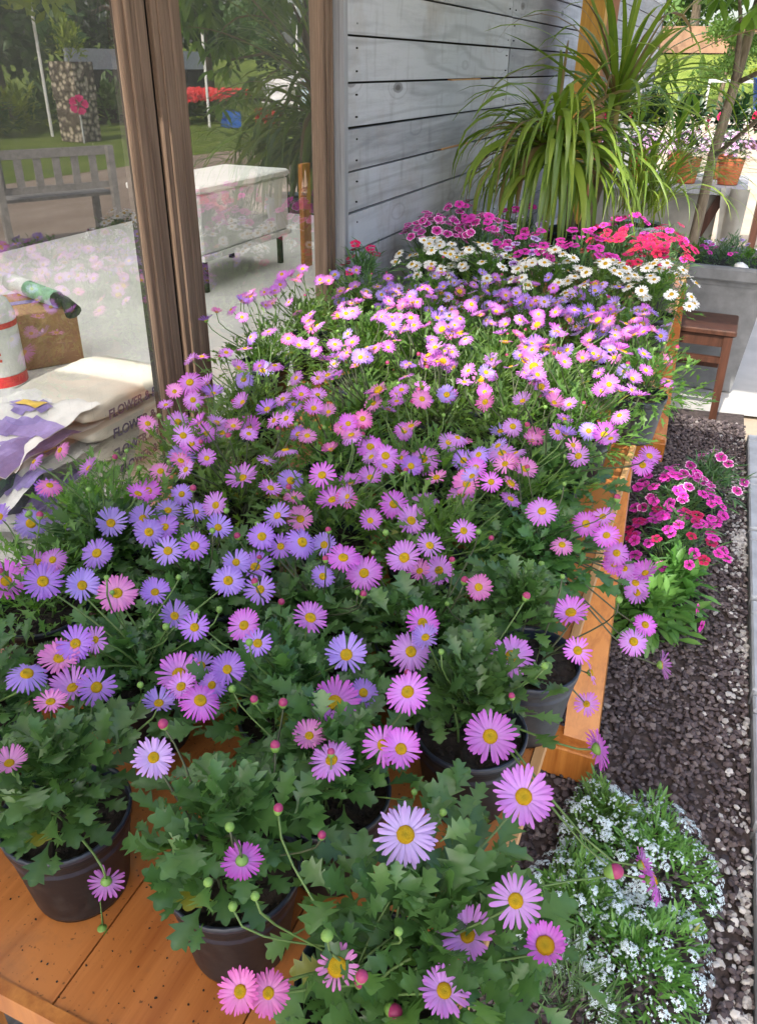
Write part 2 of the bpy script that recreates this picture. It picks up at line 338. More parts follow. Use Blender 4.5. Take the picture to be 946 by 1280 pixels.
# crushed stone: one bed of loose stones
b = MB()
ico = [(0,0,-1),(.72,-.53,-.45),(-.28,-.85,-.45),(-.89,0,-.45),(-.28,.85,-.45),(.72,.53,-.45),(.28,-.85,.45),(-.72,-.53,.45),(-.72,.53,.45),(.28,.85,.45),(.89,0,.45),(0,0,1)]
icof = [(0,2,1),(1,5,0),(0,3,2),(0,4,3),(0,5,4),(1,10,5),(2,6,1),(3,7,2),(4,8,3),(5,9,4),(1,6,10),(2,7,6),(3,8,7),(4,9,8),(5,10,9),(6,11,10),(7,11,6),(8,11,7),(9,11,8),(10,11,9)]
icof = [tuple(reversed(f)) for f in icof]
def stone(b, x, y, z, s, tone):
    Q = Euler((U(0,6),U(0,6),U(0,6))).to_matrix(); sx, sy, sz = s*U(.8,1.35), s*U(.7,1.05), s*U(.45,.8)
    fl = Euler((U(-.5,.5),U(-.5,.5),U(0,6))).to_matrix()
    vs = []
    for p in ico:
        v = Q @ Vector(p)*U(.8,1.2); v = fl @ Vector((v.x*sx, v.y*sy, v.z*sz)); vs.append((x+v.x, y+v.y, z+v.z))
    b.add(vs, icof, [tone]*12)
def xr(y): return .362-.0245*(y-.6)
n = 0
for i in range(16500):
    y = .65+3.62*rnd.random()**1.0; x = U(-.42, xr(y)-.006)
    if y > 4.19+.16*(x+1.2)/1.5: continue
    if noise.noise(Vector((x*4,y*2.5,0)))+ (x-.30)*9*(1 if x > .2 else 1) > .25 and rnd.random() < .75 and x > .18: continue
    s = U(.0045,.0105); stone(b, x, y, s*.35+U(0,.008), s, min(1, max(0, rnd.gauss(.42,.22))))
g = obj('gravel', b.mesh('gravel', M['gravel'])); g['kind'] = 'stuff'
b = MB()
for i in range(2200):
    y = .65+3.4*rnd.random(); x = xr(y)-.008-abs(rnd.gauss(0,.045))
    if noise.noise(Vector((x*4,y*2.5,0)))+(x-.30)*9 < .0 and rnd.random() < .8: continue
    s = U(.005,.011); stone(b, x, y, s*.4+U(0,.008), s, rnd.random())
g = obj('pale_pebbles', b.mesh('pale_pebbles', M['pebble'])); g['kind'] = 'stuff'

# paved path and kerb stones along the gravel
b = MB()
for i in range(16):
    y0 = .55+i*.53
    b.tone = U(0,1)
    for j in range(2):
        x0 = xr(y0)+.16+j*.5
        b.quadbox([(x0,y0,-.02),(x0+.49,y0,-.02),(x0+.48,y0+.52,-.02),(x0-.012,y0+.52,-.02)], [(x0,y0,.028),(x0+.49,y0,.028),(x0+.48,y0+.52,.028),(x0-.012,y0+.52,.028)])
struct('path', b, M['kerb'])
kb = MB(); kb.box((0,0,-.03),(.15,.405,.04), bev=.006); kbm = kb.mesh('kerb_stone', M['kerb'])
ks = MB(); ks.box((.002,0,-.03),(.148,.075,.034), bev=.006); ksm = ks.mesh('kerb_spacer', M['kerb'])
ang = math.atan(.0245)
for i in range(8):
    y = .05+i*.505
    o = obj('kerb_stone', kbm, None, (xr(y), y, 0), (0,0,ang)); tag(o, 'long blue grey kerb stone edging the brown gravel', 'kerb stone', 'kerb stones along the gravel')
    o = obj('kerb_block', ksm, None, (xr(y+.416), y+.416, 0), (0,0,ang)); tag(o, 'short blue grey kerb block set between two long kerb stones', 'kerb block', 'short kerb blocks along the gravel')

# far bank, sky backdrop is the world sky
b = MB(); nx, ny = 40, 10; vs = []; fs = []
for j in range(ny+1):
    for i in range(nx+1):
        x = -60+i*4.; y = 40+j*3.; h = 2.6*min(1, j/4.)+.5*noise.noise(Vector((x*.15,y*.15,3)))*(j > 0)
        vs.append((x, y, h-.05))
for j in range(ny):
    for i in range(nx): a = j*(nx+1)+i; fs.append([a,a+1,a+nx+2,a+nx+1])
b.add(vs, fs); struct('grass_bank', b, M['lawn'], True)

# ------------------------------------------------------------------ the shed: plank wall, glass doors, unseen added roof
shed = thing('garden_shed', 'low shed with weathered grey plank wall and brown framed glass doors', 'shed', (-1.3,0,0))
W = 0.0
b = MB()
zs = [0.0]; z = .848-.142*5
lv = [z+.142*i for i in range(-1, 20)]
# plank wall from y 2.79 to 12; boards with butt joints
def wall_planks(b, y0, y1, joints):
    for i, z0 in enumerate(lv):
        if z0 > 2.5: break
        ys = [y0]+list(joints)+[y1]
        for k in range(len(ys)-1):
            b.tone = rnd.random(); dx = U(-.003,.003); ti = U(-.0022,.0022)
            g = .0042
            b.quadbox([(-.022,ys[k]+.003,z0+g+ti),(dx,ys[k]+.003,z0+g+ti),(dx,ys[k+1]-.003,z0+g-ti),(-.022,ys[k+1]-.003,z0+g-ti)],
                      [(-.022,ys[k]+.003,z0+.142-g+ti*.5),(dx+U(-.002,.002),ys[k]+.003,z0+.142-g+ti*.5),(dx,ys[k+1]-.003,z0+.142-g-ti*.5),(-.022,ys[k+1]-.003,z0+.142-g-ti*.5)])
wall_planks(b, 2.775, 12, [4.86, 6.9, 9.1])
b.cur = 1
for z0 in lv[1:]:
    if z0 > 2.4: break
    for y in (2.86,4.80,4.92,6.84,6.96,9.04):
        for dz in (.035,.105): b.tube([(-.004,y+U(-.01,.01),z0+dz),(.0035,y,z0+dz)], .0035, 6)
obj('plank_wall', b.mesh('plank_wall', [M['plank'], M['dark']]), shed)
b = MB(); b.box((-.06,2.8,0),(-.026,12,2.6)); b.box((-.06,-3,2.35),(-.0,2.7,2.6)); b.box((-5.2,12,0),(0,12.1,2.6)); obj('wall_backing', b.mesh('wall_backing', M['dark']), shed)
# pale slivers of fresh wood in two gaps
b = MB(); b.box((-.02,3.80,1.2715),(.001,4.25,1.2795)); obj('filler_strip', b.mesh('filler_strip', M['edge']), shed)
b = MB(); b.box((-.02,3.9,1.5535),(.0005,4.35,1.5595)); obj('filler_strip', b.mesh('filler_strip', M['edge']), shed)
b = MB(); b.box((-.05,2.745,0),(.006,2.776,2.4)); obj('corner_trim', b.mesh('corner_trim', M['trim']), shed)
b = MB(); b.box((-.08,2.665,0),(-.030,2.743,2.4), bev=.004); b.box((-.032,2.68,.0),(-.025,2.70,2.4), bev=.003); b.box((-.032,2.715,.0),(-.026,2.73,2.4), bev=.002); obj('door_jamb', b.mesh('door_jamb', M['frame']), shed)
def glass_door(x, y0, y1, s0, s1, label):
    d = MB()
    for a, w in ((y0, s0), (y1-s1, s1)):
        if w:
            d.box((x-.016,a,.02),(x,a+w,2.34), bev=.003)
            d.box((x-.002,a+w*.18,.02),(x+.006,a+w*.42,2.34), bev=.003)       # routed ridges on the stile
            d.box((x-.002,a+w*.58,.02),(x+.004,a+w*.78,2.34), bev=.003)
    d.box((x-.016,y0+s0,.02),(x,y1-s1,.16)); d.box((x-.016,y0+s0,2.22),(x,y1-s1,2.34))
    f = obj('door_frame', d.mesh('door_frame', M['frame']), shed); f['label'] = label
    p = MB(); p.add([(x-.011,y0+s0-.002,.15),(x-.011,y1-s1+.002,.15),(x-.011,y1-s1+.002,2.23),(x-.011,y0+s0-.002,2.23)], [[0,1,2,3]])
    obj('glass_pane', p.mesh('glass_pane', M['glass']), f)
    return f
glass_door(.0, -.1, 1.722, .09, .096, 'front sliding door with dusty glass')
b = MB(); b.box((-.085,1.69,.0),(-.066,1.84,2.34)); obj('gap_shade_strip', b.mesh('gap_shade_strip', M['dark']), shed)  # dark strip standing in for shade in the gap between the doors
glass_door(-.045, 1.803, 2.664, .115, .0, 'rear sliding door behind the front door stile')
glass_door(-.03, -2.6, -.12, .09, .10, 'fixed glazed panel nearest the camera')
# inside: dim walls and an unseen light-shaping roof
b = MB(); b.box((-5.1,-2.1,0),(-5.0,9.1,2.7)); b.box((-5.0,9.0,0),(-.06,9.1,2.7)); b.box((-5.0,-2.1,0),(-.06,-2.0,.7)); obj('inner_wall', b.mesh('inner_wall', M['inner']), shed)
b = MB()
def rp(x0, x1, y0, y1): b.box((x0,y0,2.62),(x1,y1,2.66))
rp(-.9,0,-2.6,.05); rp(-.9,0,.80,12)
# shade roof in front of the wall, added unseen, its gaps placed for the sun bands
rp(0,1.66,-2.1,.05); rp(1.13,1.66,.05,.80); rp(0,1.66,.80,1.75); rp(0,.62,1.75,2.50); rp(0,1.66,2.50,5.4)
obj('shade_roof', b.mesh('shade_roof', M['shade_roof']), shed)
b = MB(); rp(-5.1,-.905,-2,.55); rp(-5.1,-.905,.80,9); obj('interior_light_sheet', b.mesh('interior_light_sheet', M['poly']), shed)  # translucent sheets added unseen to brighten the interior, slot lets sun in
b = MB(); b.box((.24,5.5,0),(.375,5.6,2.6)); obj('verandah_post', b.mesh('verandah_post', M['post']), shed)
b = MB(); b.box((.26,5.62,0),(.372,6.02,2.6)); obj('verandah_post', b.mesh('verandah_post', M['postshade']), shed)['label'] = 'red brown shade toned post behind the yellow one'  # separate piece carrying the post's shaded side in its colour
# small leaded window further along the wall
b = MB(); b.box((.0,9.3,.55),(.04,9.36,1.75)); b.box((.0,10.6,.55),(.04,10.66,1.75)); b.box((0,9.36,1.69),(.04,10.6,1.75)); b.box((0,9.36,.55),(.04,10.6,.61))
for i in range(1,5): b.box((.005,9.36+i*.248-.01,.61),(.03,9.36+i*.248+.01,1.69))
wf = obj('wall_window', b.mesh('wall_window', M['whitepaint']), shed)
b = MB(); b.add([(.012,9.36,.61),(.012,10.6,.61),(.012,10.6,1.69),(.012,9.36,1.69)], [[0,1,2,3]]); obj('glass_pane', b.mesh('glass_pane', M['glass']), wf)
# ------------------------------------------------------------------ the display table
TZ = .75
def ex(y): return -.088-.017*(y-.31)          # right edge of the table top
tb = thing('display_table', 'long orange stained plank table carrying the rows of potted daisies', 'table', (-.65,2.3,0))
def L(x, y, z): return (x+.65, y-2.3, z)
b = MB(); nb = 5
for i in range(nb):
    b.tone = U(0,1)
    f0, f1 = i/nb, (i+1)/nb
    def xx(f, y): l_ = -1.06-.045*y; return l_+(ex(y)-.014-l_)*f
    q = [(xx(f0,.312)+.001,.312),(xx(f1,.312)-.001,.312),(xx(f1,4.4)-.001,4.4),(xx(f0,4.4)+.001,4.4)]
    b.quadbox([L(x,y,TZ-.03) for x,y in q], [L(x,y,TZ+U(0,.0012)) for x,y in q])
top = obj('tabletop', b.mesh('tabletop', M['table']), tb)
b = MB()
q = [(ex(.312)-.013,.312),(ex(.312),.312),(ex(4.4),4.4),(ex(4.4)-.013,4.4)]
b.quadbox([L(x,y,TZ-.028) for x,y in q], [L(x,y,TZ+.005) for x,y in q]); obj('edge_strip', b.mesh('edge_strip', M['edge']), tb)
b = MB(); b.tone = .3; q = [(-1.07,.298),(ex(.31),.298),(ex(.31),.3115),(-1.07,.3115)]
b.quadbox([L(x,y,TZ-.036) for x,y in q], [L(x,y,TZ+.003) for x,y in q]); obj('front_edge', b.mesh('front_edge', M['board']), tb)
def slanted(b, x0t, x1t, yt, x0b, x1b, yb, zb, th=.034):
    b.quadbox([L(x0b,yb,zb),L(x1b,yb,zb),L(x1b,yb+th,zb),L(x0b,yb+th,zb)], [L(x0t,yt,TZ-.034),L(x1t,yt,TZ-.034),L(x1t,yt+th,TZ-.034),L(x0t,yt+th,TZ-.034)])
for (xt, yt, xb, yb) in ((-.112,1.95,-.052,1.60), (-.152,4.22,-.085,3.66)):
    b = MB(); b.tone = U(0,1); slanted(b, xt-.085, xt, yt, xb-.085, xb, yb, .10); obj('leg', b.mesh('leg', M['board']), tb)
    b = MB(); b.tone = U(0,1); slanted(b, -1.1, -1.01, yt, -1.1, -1.01, yb, .10); obj('leg', b.mesh('leg', M['board']), tb)
    b = MB(); b.tone = .4; b.box(L(-1.14,yb-.05,.0), L(xb+.004,yb+.036,.10), bev=.004); obj('foot_rail', b.mesh('foot_rail', M['board']), tb)
for x in (-1.0,-.35):
    b = MB(); b.box(L(x,.45,0), L(x+.09,.49,TZ-.034)); obj('leg', b.mesh('leg', M['board']), tb)

# ------------------------------------------------------------------ flowers and leaves
def petal(b, ang, r0, r1, w, lift, droop, z0=0., tip=1., twist=0.):
    """one strap shaped ray floret, tone runs from base to tip"""
    ca, sa = math.cos(ang), math.sin(ang); vs = []; tn = []
    for t, ww in ((0,.42),(.3,.86),(.68,1.),(.9,.78),(1.,.22)):
        r = r0+(r1-r0)*t; z = z0+lift*t-droop*t*t
        for s in (-1, 0, 1):
            y = s*w*.5*ww; zz = z-abs(s)*w*.10*ww+s*twist*w*t
            if t == 1. and s == 0: rr = r-(r1-r0)*.02
            else: rr = r
            vs.append((ca*rr-sa*y, sa*rr+ca*y, zz)); tn.append(t)
    fs = []
    for i in range(4):
        for j in range(2): a = i*3+j; fs.append([a, a+3, a+4, a+1])
    b.add(vs, fs, tn)
def daisy_mesh(name, mat, n=23, layers=2, lift=.25, droop=.15, w=.17, rd=.27, miss=0., curl=0.):
    """unit radius flower facing +z"""
    b = MB()
    for l in range(layers):
        for i in range(n):
            if rnd.random() < miss: continue
            a = 2*math.pi*(i+.5*l+U(-.22,.22))/n
            petal(b, a, rd*.75, U(.88,1.03)-.07*l, w*U(.82,1.15), lift+U(-.07,.07)+.10*l, droop+U(-.06,.09)+curl, .01*l, twist=U(-.25,.25))
    return b.mesh(name, M[mat], True)
def disc_mesh(rd, h=.14):
    b = MB(); prof = [(rd,-.03),(rd*1.02,.04),(rd*.86,h*.8),(rd*.55,h),(rd*.25,h*.86),(.002,h*.75)]; n = 18
    vs = []; tn = []
    for r, z in prof:
        for j in range(n):
            a = 2*math.pi*j/n; rr = r*(1+U(-.04,.04)); vs.append((rr*math.cos(a), rr*math.sin(a), z+U(-.012,.012))); tn.append(min(1,r/rd))
    fs = [[i*n+j, i*n+(j+1)%n, (i+1)*n+(j+1)%n, (i+1)*n+j] for i in range(len(prof)-1) for j in range(n)]
    b.add(vs, fs, tn); return b.mesh('flower_disc', M['disc'], True)
def calyx_mesh():
    b = MB(); b.lathe([(.05,-.30),(.14,-.27),(.26,-.15),(.30,-.03),(.27,.0)], 12); return b.mesh('calyx', M['calyx'], True)
DISC = [disc_mesh(.27), disc_mesh(.29,.17), disc_mesh(.25,.12)]; DISCW = disc_mesh(.46,.34); CAL = calyx_mesh()
PET = {}
for c, m in (('v','violet'),('l','lilac'),('p','pink'),('w','pale')):
    PET[c] = [daisy_mesh('flower', m, 20, 2, .22, .12, .135), daisy_mesh('flower', m, 22, 2, .12, .18, .125), daisy_mesh('flower', m, 19, 2, .42, .16, .14, miss=.10), daisy_mesh('flower', m, 23, 2, .02, .30, .12, miss=.05), daisy_mesh('flower', m, 21, 1, .2, .1, .165, miss=.08), daisy_mesh('flower', m, 20, 2, .60, .20, .13, miss=.12)]
PET['c'] = [daisy_mesh('flower', 'lilac', 20, 2, .85, .25, .16, .44), daisy_mesh('flower', 'pink', 18, 1, .75, .5, .17, .44)]
def bud_mesh(kind):
    b = MB(); b.cur = 0
    b.lathe([(.001,-.55),(.3,-.45),(.5,-.1),(.5,.1),(.42,.3)] if kind else [(.001,-.5),(.34,-.36),(.5,0),(.4,.34),(.2,.46),(.001,.5)], 10)
    if kind: b.cur = 1; b.lathe([(.47,.02),(.52,.2),(.50,.45),(.36,.68),(.15,.8),(.001,.82)], 10)
    return b.mesh('bud', [M['calyx'], M['bud']], True)
BUD = [bud_mesh(0), bud_mesh(1), bud_mesh(1)]

def lobed_leaf(b, P, d, up, ln, wd, tone, curve=.5, lobes=3, fold=.25):
    """toothed chrysanthemum-like leaf starting at P, running along d"""
    d = d.normalized(); sd = d.cross(up)
    if sd.length < 1e-4: sd = Vector((1,0,0))
    sd.normalize(); nn = sd.cross(d)
    if lobes == 3: st = [(0,.05),(.20,.07),(.34,.20),(.46,.66),(.53,.30),(.66,.98),(.73,.44),(.86,.68),(.90,.34),(.97,.22),(1.,.06)]
    elif lobes == 2: st = [(0,.06),(.3,.10),(.52,.55),(.57,.22),(.74,.75),(.79,.28),(1.,.04)]
    else: st = [(0,.1),(.35,.8),(.7,.7),(1.,.05)]
    vs = []; tn = []; k = len(st)
    for i, (t, w) in enumerate(st):
        c = P+d*(ln*t)-nn*(curve*ln*t*t*.5)
        lead = .07*ln if (0 < i < k-1 and st[i][1] > st[i-1][1] and st[i][1] > st[i+1][1]) else 0
        for s in (-1,0,1):
            vs.append(c+sd*(s*w*wd*.5)+nn*(abs(s)*w*wd*.5*fold)+d*(lead*abs(s))); tn.append(max(0,tone if tone > 1.4 else min(1, tone+(.25 if s == 0 else 0))))
    fs = []
    for i in range(k-1):
        for j in range(2): a = i*3+j; fs.append([a, a+1, a+4, a+3])
    b.add(vs, fs, tn)
def foliage_mesh(name, mat, n, rx, rz, ln, wd, lobes, seed, droopers=0, z0=.125, lo=.35, curve=.6):
    global rnd
    keep = rnd; rnd = random.Random(seed); b = MB()
    for i in range(n):
        a = U(0, 2*math.pi); e = rnd.random()**.8; el = e*1.5            # elevation angle of the shoot
        rr = U(lo,1.)**.7
        lump = 1+.18*math.sin(a*3+seed)+.10*math.sin(a*5+2*seed)
        P = Vector((math.cos(a)*math.cos(el)*rx*rr*lump, math.sin(a)*math.cos(el)*rx*rr*lump, z0+math.sin(el)*rz*rr*lump))
        out = Vector((math.cos(a)*math.cos(el*.9), math.sin(a)*math.cos(el*.9), math.sin(el*.9)+.25))
        d = (out+Vector((U(-.8,.8),U(-.8,.8),U(-.55,.5)))).normalized()
        up = Vector((U(-.5,.5),U(-.5,.5),1))
        l = ln*U(.5,1.3)
        lobed_leaf(b, P-d*l*.35, d, up, l, l*wd*U(.8,1.2), rnd.random() if rnd.random() > .004 else 1.5, curve*U(.2,1.6), lobes, U(.05,.4))
    for i in range(droopers):
        a = U(0, 2*math.pi); P = Vector((math.cos(a)*.062, math.sin(a)*.062, z0+U(-.0,.03)))
        d = Vector((math.cos(a), math.sin(a), U(-.5,.25))); l = ln*U(.8,1.3)
        lobed_leaf(b, P, d, Vector((0,0,1)), l, l*wd, rnd.random(), U(.6,1.8), lobes, .2)
    m = b.mesh(name, mat, True); rnd = keep; return m
FOL_N = [foliage_mesh('foliage', M['leafA'], 380, .132, .090, .038, .70, 3, 10+i, 28, .11, .2) for i in range(3)]
FOL_O = [foliage_mesh('foliage', M['leafA'], 260, .088, .085, .038, .70, 3, 15+i, 0, .148, .2) for i in range(2)]
FOL_F = [foliage_mesh('foliage', M['leafB'], 560, .165, .128, .038, .46, 2, 20+i, 30, .10, .3) for i in range(4)]
def pot_mesh(r, h, mat, rim=.004):
    b = MB(); k = r*.76
    b.lathe([(.001,.004),(k*.9,.004),(k*.97,0),(k,.006),(r*.955,h-.016),(r*.96,h-.015)], 32)
    b.lathe([(r*.96,h-.0155),(r*.99,h-.013),(r,h-.003),(r*.985,h),(r*.955,h-.001),(r*.945,h-.02)], 32)
    return b.mesh('pot', M[mat], True)
def rim_mesh(r, h):
    b = MB(); b.lathe([(r*1.0,h-.006),(r*1.015,h-.001),(r*1.0,h+.0025),(r*.965,h+.002),(r*.945,h-.004),(r*.94,h-.03)], 32); return b.mesh('rim', M['rim'], True)
def soil_mesh(r, h):
    b = MB(); n = 20; vs = [(0,0,h-.012)]; 
    for rr in (.4,.75,.945):
        for j in range(n): a = 2*math.pi*j/n; vs.append((r*rr*math.cos(a), r*rr*math.sin(a), h-.015+U(-.005,.005)))
    fs = [[0,1+j,1+(j+1)%n] for j in range(n)]
    for q in range(2): fs += [[1+q*n+j, 1+(q+1)*n+j, 1+(q+1)*n+(j+1)%n, 1+q*n+(j+1)%n] for j in range(n)]
    b.add(vs, fs); 
    for i in range(60):
        a = U(0,6.28); q = r*.9*math.sqrt(rnd.random()); stone(b, q*math.cos(a), q*math.sin(a), h-.012, U(.002,.005), .5)
    return b.mesh('soil', M['soil'])
PH, PR = .124, .0715
POT = pot_mesh(PR, PH, 'pot'); POTG = pot_mesh(PR, PH, 'potgrey'); RIM = rim_mesh(PR, PH); SOIL = soil_mesh(PR, PH)

def place(name, mesh, parent, pos, nrm, size, spin=None):
    o = bpy.data.objects.new(name, mesh); COL.objects.link(o); o.parent = parent
    q = Vector(nrm).normalized().to_track_quat('Z','Y')
    o.rotation_mode = 'QUATERNION'; o.rotation_quaternion = q @ Euler((0,0,U(0,6.28) if spin is None else spin)).to_quaternion()
    o.location = pos; o.scale = (size,)*3; return o
CAMP = Vector((0,0,1.62))
def add_flower(root, pos, size, c, nrm, calyx=False):
    """pos is relative to the plant; a flower carries its yellow disc"""
    c0 = c if c in PET else 'l'
    mesh = rnd.choice(PET[c0])
    f = place('flower', mesh, root, pos, nrm, size*.5)
    d = bpy.data.objects.new('flower_disc', DISCW if c == 'c' else rnd.choice(DISC)); COL.objects.link(d); d.parent = f
    if calyx: q = bpy.data.objects.new('calyx', CAL); COL.objects.link(q); q.parent = f
    return f
def stem_path(a, c, nrm, k=.35):
    a = Vector(a); c = Vector(c); nrm = Vector(nrm).normalized(); L_ = (c-a).length
    p1 = a+Vector((0,0,1))*L_*k; p2 = c-nrm*L_*k*.8; out = []
    for i in range(8):
        t = i/7; s = 1-t; out.append(a*s**3+p1*3*s*s*t+p2*3*s*t*t+c*t**3)
    return out

FL = [(-0.999,0.903,0.954,0.042,"v"),(-0.948,0.813,0.946,0.052,"v"),(-0.981,0.785,0.964,0.044,"v"),(-0.855,0.669,0.949,0.058,"l"),(-0.854,0.730,0.944,0.048,"l"),(-0.816,0.723,0.964,0.040,"l"),(-0.751,0.642,0.995,0.052,"v"),(-0.705,0.663,0.988,0.047,"v"),(-0.653,0.670,0.986,0.053,"p"),(-0.641,0.729,0.953,0.043,"v"),(-0.760,0.754,0.972,0.049,"v"),(-0.818,0.852,0.957,0.051,"v"),(-0.841,0.976,0.950,0.047,"l"),(-0.786,0.997,0.946,0.042,"v"),(-0.786,0.891,0.953,0.044,"v"),(-0.701,0.803,0.996,0.047,"v"),(-0.695,0.832,0.990,0.046,"v"),(-0.653,0.782,0.988,0.044,"v"),(-0.626,0.809,0.988,0.044,"v"),(-0.766,0.931,0.952,0.043,"v"),(-0.714,0.936,0.959,0.039,"v"),(-0.676,0.940,0.978,0.044,"l"),(-0.628,0.873,0.984,0.042,"v"),(-0.548,0.868,0.991,0.043,"v"),(-0.556,0.929,0.993,0.045,"v"),(-0.640,1.122,0.945,0.049,"v"),(-0.690,1.044,0.976,0.058,"l"),(-0.495,0.894,0.980,0.050,"v"),(-0.581,1.027,0.970,0.036,"p"),(-0.554,0.998,0.951,0.045,"p"),(-0.528,0.887,0.968,0.041,"v"),(-0.553,0.852,0.945,0.053,"v"),(-0.541,0.786,0.996,0.040,"v"),(-0.530,0.748,0.992,0.046,"v"),(-0.495,0.771,0.973,0.044,"v"),(-0.579,0.689,0.958,0.041,"v"),(-0.510,0.641,0.995,0.038,"v"),(-0.472,0.692,0.974,0.045,"l"),(-0.390,0.718,0.993,0.047,"l"),(-0.426,0.650,0.991,0.036,"v"),(-0.658,0.511,0.971,0.049,"v"),(-0.649,0.554,0.965,0.049,"p"),(-0.640,0.574,0.976,0.046,"v"),(-0.633,0.599,0.966,0.036,"l"),(-0.612,0.531,0.950,0.050,"l"),(-0.580,0.537,0.958,0.046,"v"),(-0.582,0.472,0.989,0.036,"p"),(-0.517,0.609,0.943,0.054,"l"),(-0.501,0.633,0.943,0.036,"v"),(-0.443,0.607,0.978,0.042,"v"),(-0.459,0.596,0.957,0.036,"v"),(-0.446,0.555,0.972,0.047,"l"),(-0.482,0.569,0.968,0.037,"l"),(-0.494,0.541,0.961,0.037,"v"),(-0.440,0.462,0.975,0.043,"w"),(-0.549,1.069,1.000,0.049,"l"),(-0.531,1.145,0.952,0.043,"l"),(-0.523,1.055,0.965,0.054,"l"),(-0.482,0.941,0.952,0.040,"v"),(-0.422,0.883,0.978,0.051,"l"),(-0.391,0.888,0.957,0.054,"l"),(-0.439,0.850,0.961,0.036,"v"),(-0.425,0.987,0.985,0.036,"l"),(-0.504,1.169,0.959,0.046,"l"),(-0.543,1.258,0.974,0.054,"l"),(-0.486,1.195,0.994,0.052,"l"),(-0.494,1.293,0.946,0.037,"l"),(-0.454,1.309,0.944,0.062,"l"),(-0.376,1.315,0.954,0.045,"v"),(-0.303,1.309,0.986,0.056,"l"),(-0.253,1.281,0.977,0.046,"p"),(-0.399,1.227,0.954,0.041,"p"),(-0.428,1.093,0.960,0.051,"l"),(-0.387,1.136,0.951,0.047,"l"),(-0.377,1.041,0.968,0.051,"l"),(-0.344,1.207,0.943,0.054,"l"),(-0.327,1.173,0.982,0.049,"p"),(-0.279,1.003,0.994,0.039,"l"),(-0.184,1.106,0.997,0.050,"l"),(-0.338,0.911,0.984,0.051,"l"),(-0.309,0.936,0.998,0.042,"l"),(-0.301,0.963,0.941,0.046,"l"),(-0.319,0.926,0.957,0.036,"p"),(-0.214,0.864,0.998,0.036,"p"),(-0.321,0.678,0.987,0.050,"v"),(-0.269,0.802,0.965,0.046,"l"),(-0.242,0.736,0.997,0.036,"v"),(-0.257,0.727,0.977,0.051,"l"),(-0.230,0.646,0.989,0.051,"l"),(-0.312,0.627,0.958,0.058,"l"),(-0.292,0.663,0.951,0.036,"v"),(-0.144,0.781,0.967,0.054,"l"),(-0.097,0.927,0.948,0.051,"l"),(-0.270,0.533,0.975,0.047,"l"),(-0.230,0.574,0.975,0.044,"l"),(-0.210,0.576,0.975,0.042,"l"),(-0.307,0.554,0.975,0.036,"p"),(-0.129,0.632,0.975,0.057,"l"),(-0.164,0.471,0.985,0.058,"w"),(-0.075,0.558,0.985,0.058,"l"),(-0.054,0.447,0.985,0.045,"l"),(-0.089,0.436,0.930,0.050,"l"),(-0.024,0.454,0.930,0.036,"c"),(-0.093,0.382,0.930,0.042,"l"),(-0.184,0.365,0.930,0.036,"c"),(-0.226,0.322,0.930,0.036,"p"),(-0.248,0.314,0.930,0.036,"p"),(-1.066,1.428,0.963,0.062,"l"),(-0.925,1.314,0.998,0.047,"v"),(-1.002,1.347,0.960,0.045,"l"),(-0.988,1.268,0.941,0.051,"l"),(-1.036,1.231,0.943,0.043,"p"),(-0.905,1.229,0.950,0.055,"l"),(-0.837,1.106,0.987,0.044,"l"),(-0.846,1.219,0.962,0.048,"l"),(-0.860,1.103,0.957,0.054,"v"),(-0.827,1.289,0.946,0.053,"l"),(-0.778,1.284,0.999,0.045,"v"),(-0.963,1.492,0.965,0.048,"v"),(-0.973,1.592,0.952,0.054,"v"),(-0.185,1.449,0.944,0.047,"l"),(-0.156,1.575,0.943,0.053,"l"),(-0.187,1.566,0.950,0.043,"v"),(-0.233,1.461,0.981,0.038,"l"),(-0.145,1.099,0.949,0.036,"p"),(-0.124,1.194,0.942,0.045,"l"),(-0.071,0.823,0.969,0.036,"l"),(-0.569,0.396,0.975,0.036,"p"),(-0.279,1.481,0.955,0.042,"p"),(-0.310,1.407,1.000,0.040,"l"),(-0.353,1.492,0.947,0.046,"v"),(-0.417,1.344,0.972,0.043,"l"),(-0.503,1.330,0.986,0.040,"l"),(-0.056,1.445,0.971,0.045,"l"),(-0.066,1.467,0.941,0.043,"l"),(-0.106,1.276,0.917,0.045,"l"),(-0.088,1.189,0.931,0.045,"l"),(-0.068,1.201,0.895,0.043,"l"),(-0.069,1.203,0.871,0.038,"l"),(-0.051,1.207,0.865,0.038,"l"),(-0.029,1.200,0.846,0.046,"l"),(-0.017,1.213,0.861,0.046,"l"),(-0.024,1.235,0.805,0.042,"l"),(-0.012,1.138,0.772,0.048,"l"),(0.000,1.216,0.756,0.042,"l"),(0.038,1.139,0.739,0.048,"b"),(-0.062,1.045,0.695,0.042,"l"),(-0.067,1.087,0.726,0.040,"b"),(-0.022,0.746,0.894,0.050,"b"),(0.065,0.658,0.813,0.054,"b"),(0.051,0.660,0.827,0.036,"b"),(-0.460,0.387,0.860,0.038,"b"),(-0.287,0.387,0.985,0.038,"b"),(-0.069,2.029,0.922,0.040,"l"),(-0.176,1.702,1.007,0.045,"l"),(-0.175,1.996,0.942,0.040,"v"),(-0.091,2.162,0.929,0.038,"p")]
class Plant: pass
plants = []
